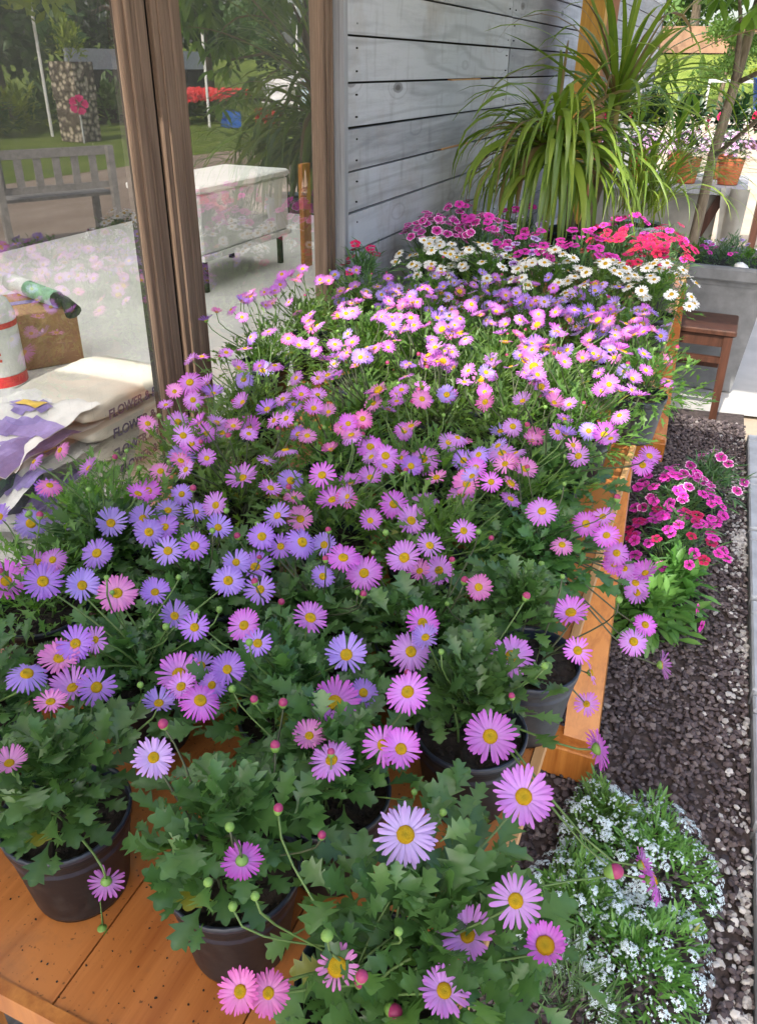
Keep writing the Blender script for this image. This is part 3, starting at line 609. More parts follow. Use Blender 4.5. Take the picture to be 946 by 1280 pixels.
def daisy_plant(x, y, near, pot, label, group=None, open_=False):
    r = thing('potted_daisy', label, 'potted plant', (x,y,TZ+.0035), U(0,6.28), group)
    p = obj('pot', POTG if pot == 'g' else POT, r)
    obj('rim', RIM, p); obj('soil', SOIL, r)
    f = obj('foliage', rnd.choice(FOL_O if open_ else FOL_N if near else FOL_F), r); s = U(.92,1.10); f.scale = (s,s,U(.88,1.08)); f.rotation_euler.z = U(0,6.28)
    if 'near right table corner' in label: f.scale = (1.1,1.1,1.1); r.rotation_euler.z = 0; f.location = (.035,.055,0)
    if 'charcoal' in label: f.scale = (.9,.9,1.); r.rotation_euler.z = 0; f.location = (-.035,.035,0)
    q = Plant(); q.o = r; q.x = x; q.y = y; q.near = near; q.n = 0; q.stems = MB(); q.f = []
    plants.append(q); return q
def to_local(q, P):
    c, s = math.cos(-q.o.rotation_euler.z), math.sin(-q.o.rotation_euler.z); dx, dy = P[0]-q.x, P[1]-q.y
    return Vector((dx*c-dy*s, dx*s+dy*c, P[2]-q.o.location.z))
def dir_local(q, d):
    c, s = math.cos(-q.o.rotation_euler.z), math.sin(-q.o.rotation_euler.z); return Vector((d[0]*c-d[1]*s, d[0]*s+d[1]*c, d[2]))
def flower_on(q, P, size, c, nrm, long=False):
    lp, ln = to_local(q, P), dir_local(q, nrm)
    back = ln.dot(dir_local(q, CAMP-Vector(P))) < .12 or c == 'b'
    add_flower(q.o, lp, size, c, ln, back or c == 'c')
    a = U(0,6.28); base = Vector((.02*math.cos(a), .02*math.sin(a), PH-.012))
    q.stems.tube(stem_path(base, lp-ln.normalized()*size*.1, ln), [.0016]*5+[.0013]*3, 5); q.n += 1
def bud_on(q, P, size, kind, nrm=(0,0,1)):
    lp = to_local(q, P); place('bud', BUD[kind], q.o, lp, dir_local(q, nrm), size)
    a = U(0,6.28); q.stems.tube(stem_path((.02*math.cos(a),.02*math.sin(a),PH-.012), lp-Vector((0,0,size*.4)), dir_local(q, nrm)), .0012, 4)

E1 = 'daisies deep in the middle of the table display'
# front row and right hand edge: pots one can point at
specs = [(-.558,.438,1,'','violet flowered daisy in the leftmost black pot at the table front'),
 (-.347,.452,1,'','daisy in the front black pot between the leftmost pot and the corner pot'),
 (-.165,.400,1,'','large leaved pink daisy in the black pot at the near right table corner'),
 (-.178,.745,1,'','daisy in open black pot with blue rim behind the near right corner plant'),
 (-.142,.912,1,'g','daisy in charcoal pot overhanging the table edge beside the slanting leg top'),
 (-.205,1.17,1,'','daisy with long stems trailing over the orange table edge above the magenta dianthus'),
 (-.245,1.47,1,'','pink daisy beside bare orange tabletop, just nearer than the sunlit pots'),
 (-.225,1.76,0,'','sunlit daisy at the right table edge just before the tall grey pot'),
 (-.135,2.065,0,'g','daisy in the tall faded grey pot standing at the sunlit right table edge'),
 (-.215,2.36,0,'','daisy at the right table edge between the grey pot and white marguerites'),
 (-.78,.50,1,'','daisy at the left end of the front row, partly cut by the photo edge'),
 (-.40,.68,1,'','pink daisy directly behind the middle front pot'),
 (-.63,.67,1,'','violet daisy directly behind the leftmost front pot'),
 (-.30,.585,1,'','daisy between the middle front pot and the blue rimmed open pot'),
 (-.86,.72,0,'','violet daisy at the left photo edge behind the front row'),
 (-.90,.93,0,'','violet daisy against the glass below the printed sacks'),
 (-.86,1.18,0,'','rose pink daisy with tall buds in front of the sack lettering'),
 (-.95,1.50,0,'','daisy at the foot of the double door stiles'),
 (-1.13,1.86,0,'','sunlit daisy in front of the right glass pane'),
 (-1.13,2.14,0,'','sunlit daisy in front of the right door jamb'),
 (-1.11,2.45,0,'','shaded purple daisy below the grey corner trim')]
for x, y, nr, pt, lb in specs: daisy_plant(x, y, nr, pt, lb, None, 'leftmost black pot at' in lb or 'between the leftmost' in lb or 'charcoal' in lb or 'open black' in lb or 'blue rimmed' in lb)
for j, y in enumerate((.87,1.10,1.34,1.58,1.82,2.07,2.33,2.57)):
    for i in range(1 if j in (1,2,3) else 0, 4):
        x = -.89+i*.178+(.0 if j % 2 else .05)+U(-.02,.02)
        z = ('shaded violet and pink daisy among others in the nearer middle of the table' if j < 3 else 'daisy in the sunlit band across the middle of the table' if j < 6 else 'purple daisy in shade just in front of the white marguerites')
        g = ('shaded daisies in the nearer middle', 'daisies in the sunlit middle band', 'purple daisies before the marguerites')[0 if j < 3 else 1 if j < 6 else 2]
        daisy_plant(x, y+U(-.02,.02), j < 1, '', z, g)

for (x, y, z, D, c) in FL:
    P = Vector((x,y,z)); q = min(plants, key=lambda q: (q.x-x)**2+(q.y-y)**2)
    tc = (CAMP-P).normalized()
    if c == 'b' and x < -.2: n = -tc*.8+Vector((.25,-.35,-.15))
    elif c == 'b': n = Vector((.75,.45,.25))+Vector((U(-.2,.2),U(-.3,.3),U(-.2,.2)))
    else:
        k = .62 if q.near else .45
        n = tc*k+Vector((0,0,1))*(1-k)*.9+Vector((U(-.34,.34),U(-.34,.34),U(-.1,.1)))
        if D > .052 and y < .8: n = tc*.8+Vector((0,0,.3))+Vector((U(-.18,.18),U(-.18,.18),0))
    flower_on(q, P+Vector((0,0,.012)), D*1.06, c, n)
# flowers further back, where the photograph only shows a scatter
far_cols = {0:'llvp', 1:'lllp', 2:'vlvl'}
for q in plants:
    want = 16 if q.y > 1.5 else 14
    if q.y < .95: want = 6 if .6 < q.y and q.x < -.25 else 0
    tries = 0
    while q.n < want and tries < 60:
        tries += 1
        a = U(0,6.28); rr = .15*math.sqrt(rnd.random())
        x, y = q.x+rr*math.cos(a), q.y+rr*math.sin(a)
        if x > -.10 or x < -1.27: continue
        P = Vector((x, y, TZ+PH+(.185 if q.y < 2.25 else .135)-rr*rr*3.0+U(-.02,.03)))
        if q.y < 1.5 and any((P-Vector(f[:3])).length < .05 for f in FL): continue
        zone = 'v' if (q.y > 2.3) else ('l' if rnd.random() < .62 else 'p' if rnd.random() < .45 else 'v')
        if q.y > 2.3: zone = rnd.choice('vvlw')
        n = Vector((U(-.7,.7), -.35+U(-.7,.6), 1.))
        flower_on(q, P, U(.034,.045), 'c' if rnd.random() < .07 else zone, n)
for q in plants:
    for i in range(rnd.randint(4,7) if q.near else rnd.randint(2,4)):
        a = U(0,6.28); rr = .13*math.sqrt(rnd.random()); k = rnd.randint(0,2) if rnd.random() < .6 else 0
        P = Vector((q.x+rr*math.cos(a), q.y+rr*math.sin(a), TZ+PH+.14-rr*rr*3+U(-.01,.045)))
        if P.x < -1.27: continue
        bud_on(q, P, U(.007,.0105), k, (U(-.4,.4),U(-.4,.4),1))
q = plants[2]; bud_on(q, (-.135,.372,.90), .013, 2, (.8,-.2,.3)); bud_on(q, (-.165,.375,.915), .013, 2); bud_on(q, (.02,.62,.86), .016, 1, (.9,.3,.3))
q = plants[0]; bud_on(q, (-.50,.40,.745), .016, 1, (0,-.3,-1))
for q in plants:
    if q.stems.v: obj('stems', q.stems.mesh('stems', M['stemd'] if rnd.random() < .4 else M['stem'], True), q.o)

# crumbs of soil and fallen petals on the boards
b = MB()
for i in range(700):
    y = .32+rnd.random()**1.6*1.9; x = U(-1.02, ex(y)-.015); stone(b, x, y, TZ+.003, U(.0006,.0017), .4)
g = obj('soil_crumbs', b.mesh('soil_crumbs', M['soil'])); g['kind'] = 'stuff'
b = MB()
for i in range(60):
    y = .32+rnd.random()**1.3*1.7; x = U(-.95, ex(y)-.02); a = U(0,6.28); c, s_ = math.cos(a), math.sin(a)
    b.add([(x+c*u-s_*v, y+s_*u+c*v, TZ+.0035+abs(u)*.25) for u, v in ((-.009,0),(-.002,-.002),(.008,-.001),(.009,.001),(0,.0022))], [[0,1,2,3,4]])
g = obj('fallen_petals', b.mesh('fallen_petals', M['lilac'])); g['kind'] = 'stuff'
# ------------------------------------------------------------------ marguerites, dianthus
WH = [daisy_mesh('flower', 'white', 17, 1, .12, .14, .25, .30), daisy_mesh('flower', 'white', 15, 1, .2, .2, .27, .30)]
def fan_flower(name, mat):
    """five broad fringed petals, tone grows from the eye to the rim"""
    b = MB()
    for i in range(5):
        a0 = 2*math.pi*i/5+U(-.06,.06); vs = []; tn = []
        for t, w in ((.05,.10),(.3,.32),(.6,.62),(.85,.86),(1.,.80)):
            for j in range(7):
                s = (j-3)/3.; r = t*(1-.10*abs(s))*(1+(.06 if j % 2 else -.04 if t == 1. else 0))
                a = a0+s*.62*w/max(t,.3)*min(1,t*1.4)
                vs.append((r*math.cos(a), r*math.sin(a), .12*t+.05*math.sin(i*2.4)-.10*t*t+.03*abs(s)+.012*i)); tn.append(t)
        fs = [[r*7+j, (r+1)*7+j, (r+1)*7+j+1, r*7+j+1] for r in range(4) for j in range(6)]
        b.add(vs, fs, tn)
    return b.mesh(name, M[mat], True)
DI = {k: [fan_flower('flower', k) for _ in range(2)] for k in ('dmag','dmag2','dred','dcoral','dpur')}
GRASSY = [foliage_mesh('foliage', M['leafC'], 300, .125, .16, .055, .14, 1, 40+i, 10) for i in range(2)]
MARG = [foliage_mesh('foliage', M['leafB'], 260, .13, .13, .045, .5, 2, 50+i, 10) for i in range(2)]
def dome_plant(name, label, x, y, z, group, n, fol, flowers, size, spread, top, disc=False, pot=True, cat='potted plant', tilt=.5, sx=1., stemmat='stem', fz=1.):
    r = thing(name, label, cat, (x,y,z), 0, group)
    if pot: p = obj('pot', POT, r); obj('rim', RIM, p); obj('soil', SOIL, r)
    f = obj('foliage', rnd.choice(fol), r); f.rotation_euler.z = U(0,6.28); f.scale = (spread/.13*sx, spread/.13, fz)
    if not pot: f.location.z = -.10
    st = MB()
    for i in range(n):
        a = U(0,6.28); rr = math.sqrt((i+.5)/n); px, py = spread*rr*math.cos(a)*sx*1.08, spread*rr*math.sin(a)*1.08
        P = Vector((px, py, top-rr*rr*spread*.75+U(-.02,.02)))
        nrm = Vector((px/spread*tilt+U(-.35,.35), py/spread*tilt-.25+U(-.35,.35), 1.))
        fl = place('flower', rnd.choice(rnd.choice(flowers)), r, P, nrm, U(*size)*.5)
        if disc: d = bpy.data.objects.new('flower_disc', rnd.choice(DISC)); COL.objects.link(d); d.parent = fl
        st.tube(stem_path((.02*math.cos(a),.02*math.sin(a),.05), P, nrm), .0012, 4)
    obj('stems', st.mesh('stems', M[stemmat], True), r); return r
tz = TZ+.0035
for i, (x, y, lb) in enumerate(((-1.02,2.93,'white marguerite nearest the plank wall, beside a red dianthus'), (-.80,2.90,'white marguerite second from the plank wall'), (-.56,2.86,'white marguerite in the middle of the white band, below the blue pot'),
        (-.36,2.84,'white marguerite in front of the crimson dianthus'), (-.19,2.86,'white marguerite at the right table edge'))):
    dome_plant('white_marguerite', lb, x, y, tz, 'white marguerites across the table', 36, MARG, [WH], (.042,.050), .14, .295, True, fz=1.)
for x, y, ks, lb, g, n in (
    (-1.12,3.22,('dmag','dmag'),'magenta dianthus with pale rims right against the plank wall','magenta dianthus by the wall',24),
    (-.93,3.30,('dmag','dmag2'),'pale rimmed magenta dianthus behind the white marguerites','magenta dianthus by the wall',24),
    (-1.10,3.55,('dmag2','dmag'),'plain magenta dianthus at the back against the planks','magenta dianthus by the wall',22),
    (-.86,3.60,('dmag2','dpur'),'mixed magenta and white dianthus left of the strappy plant','magenta dianthus by the wall',20),
    (-.70,3.16,('dpur','dmag2'),'lavender white dianthus in front of the dark blue pot',None,22),
    (-.50,3.12,('dmag2','dmag2'),'low magenta dianthus between white marguerites and the dark pot',None,16),
    (-1.19,2.68,('dred','dred'),'single red dianthus in the shade at the foot of the plank wall',None,6),
    (-.40,3.32,('dred','dcoral'),'crimson dianthus left of the red group, beside the dark pot','red dianthus at the table edge',22),
    (-.23,3.26,('dcoral','dred'),'coral red dianthus nearest the right table edge','red dianthus at the table edge',24),
    (-.42,3.62,('dmag2','dred'),'dark pinkish red dianthus behind the crimson one','red dianthus at the table edge',20),
    (-.24,3.56,('dred','dmag2'),'crimson dianthus at the table edge before the stone trough','red dianthus at the table edge',20)):
    dome_plant('dianthus', lb, x, y, tz, g, int(n*1.5), GRASSY, [DI[k] for k in ks], (.036,.048), .125, .33 if ks[0][1] == 'm' else .305)
for x, y, ks, lb, n in ((.02,2.88,('dmag2','dmag','dmag2'),'bushy magenta dianthus growing from the gravel beside the table',60), (.035,2.56,('dmag2','dmag2','dred'),'pink and crimson dianthus on the gravel, nearer of the two below the table edge',46), (.12,3.12,('dmag','dmag'),'purple dianthus with white rings at the back of the gravel clump',12)):
    dome_plant('dianthus', lb, x, y, .0, 'dianthus on the gravel', n, GRASSY, [DI[k] for k in ks], (.036,.05), .16, .30, cat='plant')
# a broad leaved front to the gravel clump
r = thing('leafy_seedling', 'green broad leaved plant without flowers between the two gravel dianthus', 'plant', (.06,2.44,0)); obj('foliage', foliage_mesh('foliage', M['leafE'], 200, .13, .16, .07, .40, 1, 78, 30, .04), r)
r = thing('leafy_seedling', 'bright green broad leaved plant in the gravel below the trailing pink daisies', 'plant', (-.01,2.28,0))
obj('foliage', foliage_mesh('foliage', M['leafE'], 260, .15, .17, .075, .42, 1, 77, 40, .04), r)
f = place('flower', DI['dmag2'][0], r, (.15,-.02,.14), (1,-.3,.2), .02); place('flower', DI['dmag2'][1], r, (.17,-.06,.11), (1,-.5,.1), .02)

# ------------------------------------------------------------------ alyssum mounds on the gravel
def alyssum(x, y, rad, h, lb, n, seed):
    r = thing('alyssum', lb, 'plant', (x,y,0), 0)
    rr = random.Random(seed); b = MB()
    f = foliage_mesh('foliage', M['leafE'], 1300, rad, h, .028, .26, 1, seed, 0, .0, .55, .3); obj('foliage', f, r)
    cl = []
    for v in range(4):
        c = MB()
        for i in range(16):
            a = rr.uniform(0,6.28); q = math.sqrt(rr.random()); P = Vector((q*math.cos(a), q*math.sin(a), .55*(1-q*q)+rr.uniform(-.1,.1)))
            nn = Vector((P.x*.8, P.y*.8, 1)).normalized(); qn = nn.to_track_quat('Z','Y')
            for p in range(4):
                w = p*math.pi/2+i; pts = [(0,0,0),(.22*math.cos(w-.5),.22*math.sin(w-.5),.02),(.34*math.cos(w),.34*math.sin(w),.0),(.22*math.cos(w+.5),.22*math.sin(w+.5),.02)]
                c.add([P+qn @ Vector(t) for t in pts], [[0,1,2,3]])
        cl.append(c.mesh('flower_cluster', M['aly']))
    for i in range(n):
        a = rr.uniform(0,6.28); el = math.asin(min(.99, .08+.92*rr.random())); lump = 1+.1*math.sin(a*3+seed)
        P = Vector((math.cos(a)*math.cos(el)*rad*lump*1.04, math.sin(a)*math.cos(el)*rad*lump*1.04, math.sin(el)*h*1.05+.006))
        place('flower_cluster', rr.choice(cl), r, P, Vector((P.x/rad, P.y/rad, P.z/h+.3)), rr.uniform(.007,.013))
    c = MB()
    for i in range(n*11):
        a = rr.uniform(0,6.28); el = math.asin(min(.99, .05+.95*rr.random())); lump = 1+.1*math.sin(a*3+seed)
        P = Vector((math.cos(a)*math.cos(el)*rad*lump*1.03, math.sin(a)*math.cos(el)*rad*lump*1.03, math.sin(el)*h*1.04+rr.uniform(-.012,.012)))
        if noise.noise(P*22+Vector((seed,0,0))) < -.02: continue
        qn = Vector((P.x/rad+rr.uniform(-.4,.4), P.y/rad+rr.uniform(-.4,.4), P.z/h+.3)).to_track_quat('Z','Y')
        for p in range(4):
            w = p*math.pi/2; c.add([P+qn @ (Vector(t)*.0085) for t in ((0,0,0),(.22*math.cos(w-.5),.22*math.sin(w-.5),.02),(.34*math.cos(w),.34*math.sin(w),.0),(.22*math.cos(w+.5),.22*math.sin(w+.5),.02))], [[0,1,2,3]])
    f = obj('blossoms', c.mesh('blossoms', M['aly']), r); f['kind'] = 'stuff'
    return r
alyssum(.115,1.36,.155,.13,'mound of tiny white alyssum farther from the camera, touching the gravel',100,3)
alyssum(.12,1.10,.155,.12,'mound of tiny white alyssum in the bottom right corner beside the kerb',100,5)
alyssum(.0,1.40,.10,.14,'small tuft of white alyssum under the slanting table leg foot',60,8)
alyssum(-.02,1.16,.13,.14,'leafy alyssum mound tucked right beside the near table edge',80,9)
r = thing('needle_shrub', 'dark green needle leaved shrub low beside the near table corner', 'plant', (.0,.93,0))
obj('foliage', foliage_mesh('foliage', M['leafC'], 500, .16, .2, .045, .09, 1, 91, 0, .0, .3, .2), r)

# ------------------------------------------------------------------ strap leaved plant with two crowns in a dark blue pot
def strap(b, P, az, el, ln, w, sag, tone, twist=0.):
    """arching strap leaf: starts at elevation el, bends down under its weight"""
    n = 11; p = Vector(P); e = el; vs = []; tn = []; sd = Vector((-math.sin(az), math.cos(az), 0))
    for i in range(n):
        t = i/(n-1); ww = w*.5*(.55+1.3*t-.2*t*t if t < .35 else (1-((t-.35)/.65)**2.2)*.98+.02)
        d = Vector((math.cos(az)*math.cos(e), math.sin(az)*math.cos(e), math.sin(e)))
        nn = sd.cross(d); s2 = (sd*math.cos(twist*t)+nn*math.sin(twist*t))
        for s in (-1,0,1): vs.append(p+s2*(s*ww)-nn*(abs(s)*-ww*.22)); tn.append(min(1,max(0,tone+(.0 if s else .12))))
        p = p+d*(ln/(n-1)); e -= sag*(.25+1.5*t)/(n-1)
        e = max(e, -1.5)
    fs = []
    for i in range(n-1):
        for j in range(2): a = i*3+j; fs.append([a, a+1, a+4, a+3])
    b.add(vs, fs, tn)
sp = thing('strappy_plant', 'tall fountain of long arching green strap leaves in a dark blue pot', 'potted plant', (-.66,3.93,tz))
POTB = pot_mesh(.15, .20, 'potblue'); obj('pot', POTB, sp); obj('soil', soil_mesh(.15,.2), sp)
b = MB(); b.tube([(-.02,0,.17),(-.08,.0,.34),(-.13,-.02,.52)], [.030,.026,.024], 10); b.tube([(.02,.03,.17),(.05,.2,.45),(.05,.30,.74)], [.030,.026,.022], 10); obj('trunk', b.mesh('trunk', M['bark'], True), sp)
b = MB(); b2 = MB()
for i in range(330):
    k = 1 if i % 4 == 0 else 0; c = (-.13,-.02,.52) if k == 0 else (.05,.30,.70)
    az = U(0,6.28); e = math.asin(min(1, -.1+1.05*rnd.random())) if k == 0 else U(.15,1.45)
    if k == 0 and i % 10 == 0: az = U(3.6,5.6); e = U(.0,.6)
    ln = U(.45,.80)*(.82 if math.cos(az) < -.3 else 1) if k == 0 else U(.5,.9); w = U(.012,.036) if k == 0 else U(.012,.030)
    strap(b2 if rnd.random() < .13 else b, Vector(c)+Vector((U(-.015,.015),U(-.015,.015),U(-.06,.05))), az, e, ln, w, U(1.7,3.9) if k == 0 else U(.4,3.0), rnd.random(), U(-.8,.8))
for i in range(20):      # broad leaves hanging over the pot towards the front
    strap(b, (-.13+U(-.03,.03),-.03,.50+U(-.05,.05)), U(-2.6,-.5), U(.1,1.0), U(.5,.75), U(.022,.036), U(2.2,4.2), rnd.random(), U(-.6,.6))
for i in range(110):      # thin grassy leaves spilling to the right
    strap(b, (.25+U(-.1,.1), .15+U(-.15,.15), .30+U(-.05,.05)), U(-1.8,1.2), U(.5,1.45), U(.4,.75), U(.006,.014), U(1.,2.8), rnd.random(), U(-.5,.5))
obj('leaves', b.mesh('leaves', M['leafD'], True), sp); obj('leaves', b2.mesh('leaves', M['leafR'], True), sp)['label'] = 'reddish older strap leaves'
o = thing('glazed_pot', 'pale blue glazed pot behind the red dianthus', 'pot', (-.42,4.12,tz)); obj('pot', pot_mesh(.13,.22,'potpale'), o); obj('soil', soil_mesh(.13,.22), o)

# ------------------------------------------------------------------ slim tree by the far table
def leaf_blade(b, P, d, up, ln, wd, tone):
    lobed_leaf(b, P, d, up, ln, wd, tone, .5, 1, .15)
tr = thing('slim_tree', 'slim leaning tree trunk with drooping hand shaped leaves beside the stone trough', 'tree', (-.20,4.95,0))
pts = [(0,0,0),(.0,.0,.55),(.02,.0,.85),(.03,.02,1.2),(.065,.04,1.55),(.10,.06,1.95),(.12,.08,2.4)]
b = MB(); b.tube(pts, [.034,.030,.028,.026,.025,.022,.018], 12)
for p, q, t in ((pts[4],(.02,-.25,1.9),.012),(pts[5],(.55,-.3,2.05),.014),(pts[5],(-.1,-.1,2.2),.014),(pts[3],(.40,-.45,1.45),.01),(pts[4],(.5,-.2,1.62),.01)):
    m = (Vector(p)+Vector(q))*.5+Vector((0,0,.08)); b.tube([p, m, q], [t*1.4, t, t*.6], 6)
obj('trunk', b.mesh('trunk', M['bark'], True), tr)
b = MB()
for i in range(75):
    c = rnd.choice([(.02,-.25,1.92),(.55,-.3,2.05),(-.1,-.1,2.15),(.40,-.45,1.42),(.5,-.2,1.62),(.3,.05,2.3),(.25,-.1,1.95),(.6,-.35,1.9)])
    P = Vector(c)+Vector((U(-.16,.16),U(-.16,.16),U(-.10,.14)))
    if P.x < .22 and P.z < 1.75: continue
    for j in range(6):
        az = j*1.05+U(-.2,.2); leaf_blade(b, P, Vector((math.cos(az), math.sin(az), U(-.9,-.1))), Vector((0,0,1)), U(.10,.17), U(.04,.055), rnd.random())
for i in range(26):
    P = Vector((-.28,-.2,1.55))+Vector((U(-.2,.2),U(-.25,.2),U(-.14,.14)))
    leaf_blade(b, P, Vector((U(-1,1),U(-1,1),-.6)), Vector((0,0,1)), U(.10,.16), U(.03,.045), rnd.random())
obj('crown', b.mesh('crown', M['leafS'], True), tr)

# ------------------------------------------------------------------ stone trough, stool
t = thing('stone_trough', 'large grey stone trough planted with low flowers behind the brown stool', 'planter', (-.02,4.98,0))
def frus(b, w0, d0, z0, w1, d1, z1): b.quadbox([(-w0,-d0,z0),(w0,-d0,z0),(w0,d0,z0),(-w0,d0,z0)], [(-w1,-d1,z1),(w1,-d1,z1),(w1,d1,z1),(-w1,d1,z1)])
b = MB(); frus(b, .20,.22,0,.255,.27,.60); frus(b,.265,.28,.601,.27,.285,.625); b.box((-.30,-.315,.626),(.30,-.255,.70),bev=.012); b.box((-.30,.255,.626),(.30,.315,.70),bev=.012); b.box((-.30,-.254,.626),(-.245,.254,.70)); b.box((.245,-.254,.626),(.30,.254,.70)); obj('body', b.mesh('body', M['trough']), t)
b = MB(); b.box((-.244,-.254,.6),(.244,.254,.66)); obj('soil', b.mesh('soil', M['soil']), t)
for i, (x, y) in enumerate(((-.15,-.12),(.0,-.14),(.13,-.08),(.05,.1),(-.12,.1))):
    o = thing('bedding_plant', ['low green seedling in the left of the stone trough','pink flowered seedling in the middle of the trough','pale pink bedding plant in the right of the trough','mauve bedding plant at the back of the trough','leafy bedding plant at the back left of the trough'][i], 'plant', (x-.02,y+4.98,.66))
    f = obj('foliage', GRASSY[i%2] if i % 2 else MARG[i%2], o, (0,0,-.07)); f.scale = (.75,.75,.7)
    for j in range(6):
        a = U(0,6.28); place('flower', rnd.choice(DI['dmag2' if i < 2 else 'dpur']), o, (.07*math.cos(a),.07*math.sin(a),.10+U(-.02,.02)), (U(-.5,.5),U(-.6,.2),1), .016)
o = obj('stone', None); bpy.data.objects.remove(o)
b = MB(); stone(b, 0,0,0,.05,.5); o = obj('white_stone', b.mesh('white_stone', M['whitepaint'], True), None, (.09,4.76,.69)); tag(o, 'white pebble lying in the front of the stone trough', 'stone')
st = thing('brown_stool', 'dark brown wooden stool with cross bars in front of the stone trough', 'stool', (-.06,4.44,0))
b = MB(); b.box((-.19,-.17,.445),(.19,.17,.475),bev=.006); obj('seat', b.mesh('seat', M['darkwood']), st)
b = MB(); b.box((-.165,-.150,.385),(.165,-.13,.444)); b.box((-.165,.13,.385),(.165,.15,.444)); b.box((.145,-.13,.385),(.165,.13,.444)); b.box((-.165,-.13,.385),(-.145,.13,.444)); obj('apron', b.mesh('apron', M['darkwood']), st)
for sx, sy in ((-1,-1),(1,-1),(-1,1),(1,1)):
    b = MB(); b.quadbox([(sx*.155-.018+sx*.012,sy*.14-.018,0),(sx*.155+.018+sx*.012,sy*.14-.018,0),(sx*.155+.018+sx*.012,sy*.14+.018,0),(sx*.155-.018+sx*.012,sy*.14+.018,0)], [(sx*.155-.021,sy*.14-.02,.444),(sx*.155+.021,sy*.14-.02,.444),(sx*.155+.021,sy*.14+.02,.444),(sx*.155-.021,sy*.14+.02,.444)]); obj('leg', b.mesh('leg', M['darkwood']), st)
for y, z in ((-.14,.30),(.14,.19)):
    b = MB(); b.box((-.14,y-.012,z),(.14,y+.012,z+.03)); obj('cross_bar', b.mesh('cross_bar', M['darkwood']), st)
b = MB(); b.tube([(0,0,0),(.26,.03,0)], .022, 12); o = obj('pipe_offcut', b.mesh('pipe_offcut', M['dirtyplastic'], True), None, (-.16,4.80,.022)); tag(o, 'pale pipe offcut lying on the concrete under the stool', 'pipe')

# ------------------------------------------------------------------ far table with terracotta pots, drape, shelf of red flowers
ft = thing('far_table', 'grey board table with terracotta pots, film draped over its side', 'table', (-.55,7.2,0))
b = MB(); b.box((-.75,-.45,.80),(.60,.5,.85)); obj('tabletop', b.mesh('tabletop', M['trim']), ft)
for x, y in ((-.7,-.4),(.52,-.4),(-.7,.42),(.52,.42)):
    b = MB(); b.box((x,y,0),(x+.07,y+.07,.799)); obj('leg', b.mesh('leg', M['trim']), ft)
b = MB(); vs = []
for i in range(9):
    for j in range(7): u = i/8; v = j/6; vs.append((.42+.19*u+.05*v+.02*math.sin(u*9+v*3), -.47-.03*v+.035*math.sin(u*7.), .853-.85*v))
b.add(vs, [[i*7+j, i*7+j+1, i*7+j+8, i*7+j+7] for i in range(8) for j in range(6)])
vs = [(-.7,-.36,.795),(.42,-.36,.795),(.42,-.35,.03),(-.7,-.35,.03)]; b.add(vs, [[0,1,2,3]])
obj('drape', b.mesh('drape', M['dirtyplastic'], True), ft)
b = MB(); b.quadbox([(.08,-.40,0),(.15,-.40,0),(.15,-.37,0),(.08,-.37,0)], [(.40,-.40,.79),(.47,-.40,.79),(.47,-.37,.79),(.40,-.37,.79)]); obj('brace', b.mesh('brace', M['darkwood']), ft)
TP = pot_mesh(.095,.18,'terra'); TS = soil_mesh(.095,.18)
MUM = foliage_mesh('foliage', M['leafK'], 300, .15, .17, .05, .4, 2, 61, 10, .16)
def mum(x, y, z, lb, m, n=110, g=None):
    r = thing('potted_mum', lb, 'potted plant', (x,y,z), 0, g); obj('pot', TP, r); obj('foliage', MUM, r)
    b = MB()
    for i in range(n):
        a = U(0,6.28); el = math.asin(.15+.85*rnd.random()); P = Vector((math.cos(a)*math.cos(el)*.17, math.sin(a)*math.cos(el)*.17, .17+math.sin(el)*.19))
        q = Vector((P.x,P.y,P.z-.1)).to_track_quat('Z','Y')
        for p in range(6): w = p*1.047; b.add([P, P+q @ Vector((.012*math.cos(w-.4),.012*math.sin(w-.4),.004)), P+q @ Vector((.018*math.cos(w),.018*math.sin(w),.004)), P+q @ Vector((.012*math.cos(w+.4),.012*math.sin(w+.4),.004))], [[0,1,2,3]])
    f = obj('blossoms', b.mesh('blossoms', m), r); f['kind'] = 'stuff'; return r
for x, y, lb, m in ((-.10,6.98,'mauve mum in terracotta pot at the right end of the far table','mauve'),(-.40,6.92,'mauve mum in terracotta pot left of the slim tree trunk','mauve'),(-.72,6.95,'mauve mum in terracotta pot, third from the right on the far table','mauve'),(-1.02,7.0,'mauve mum in terracotta pot half hidden by strap leaves','mauve'),
        (-.2,7.32,'cream flowered mum at the back right of the far table','white'),(-.5,7.3,'cream and pink mum at the back middle of the far table','white'),(-.8,7.36,'cream mum at the back left of the far table','white')):
    mum(x, y, .853, lb, M[m], g='mums in terracotta pots on the far table')
sh = thing('plant_shelf', 'raised dark shelf of red flowering plants behind the mums', 'shelf', (-.5,8.3,0))
b = MB(); b.box((-.9,-.25,1.02),(.75,.25,1.06)); obj('board', b.mesh('board', M['darkwood']), sh)
for x in (-.85,.66):
    b = MB(); b.box((x,-.2,0),(x+.06,.2,1.019)); obj('leg', b.mesh('leg', M['darkwood']), sh)
DK = foliage_mesh('foliage', M['leafK'], 320, .19, .26, .09, .5, 1, 62, 10, .1)
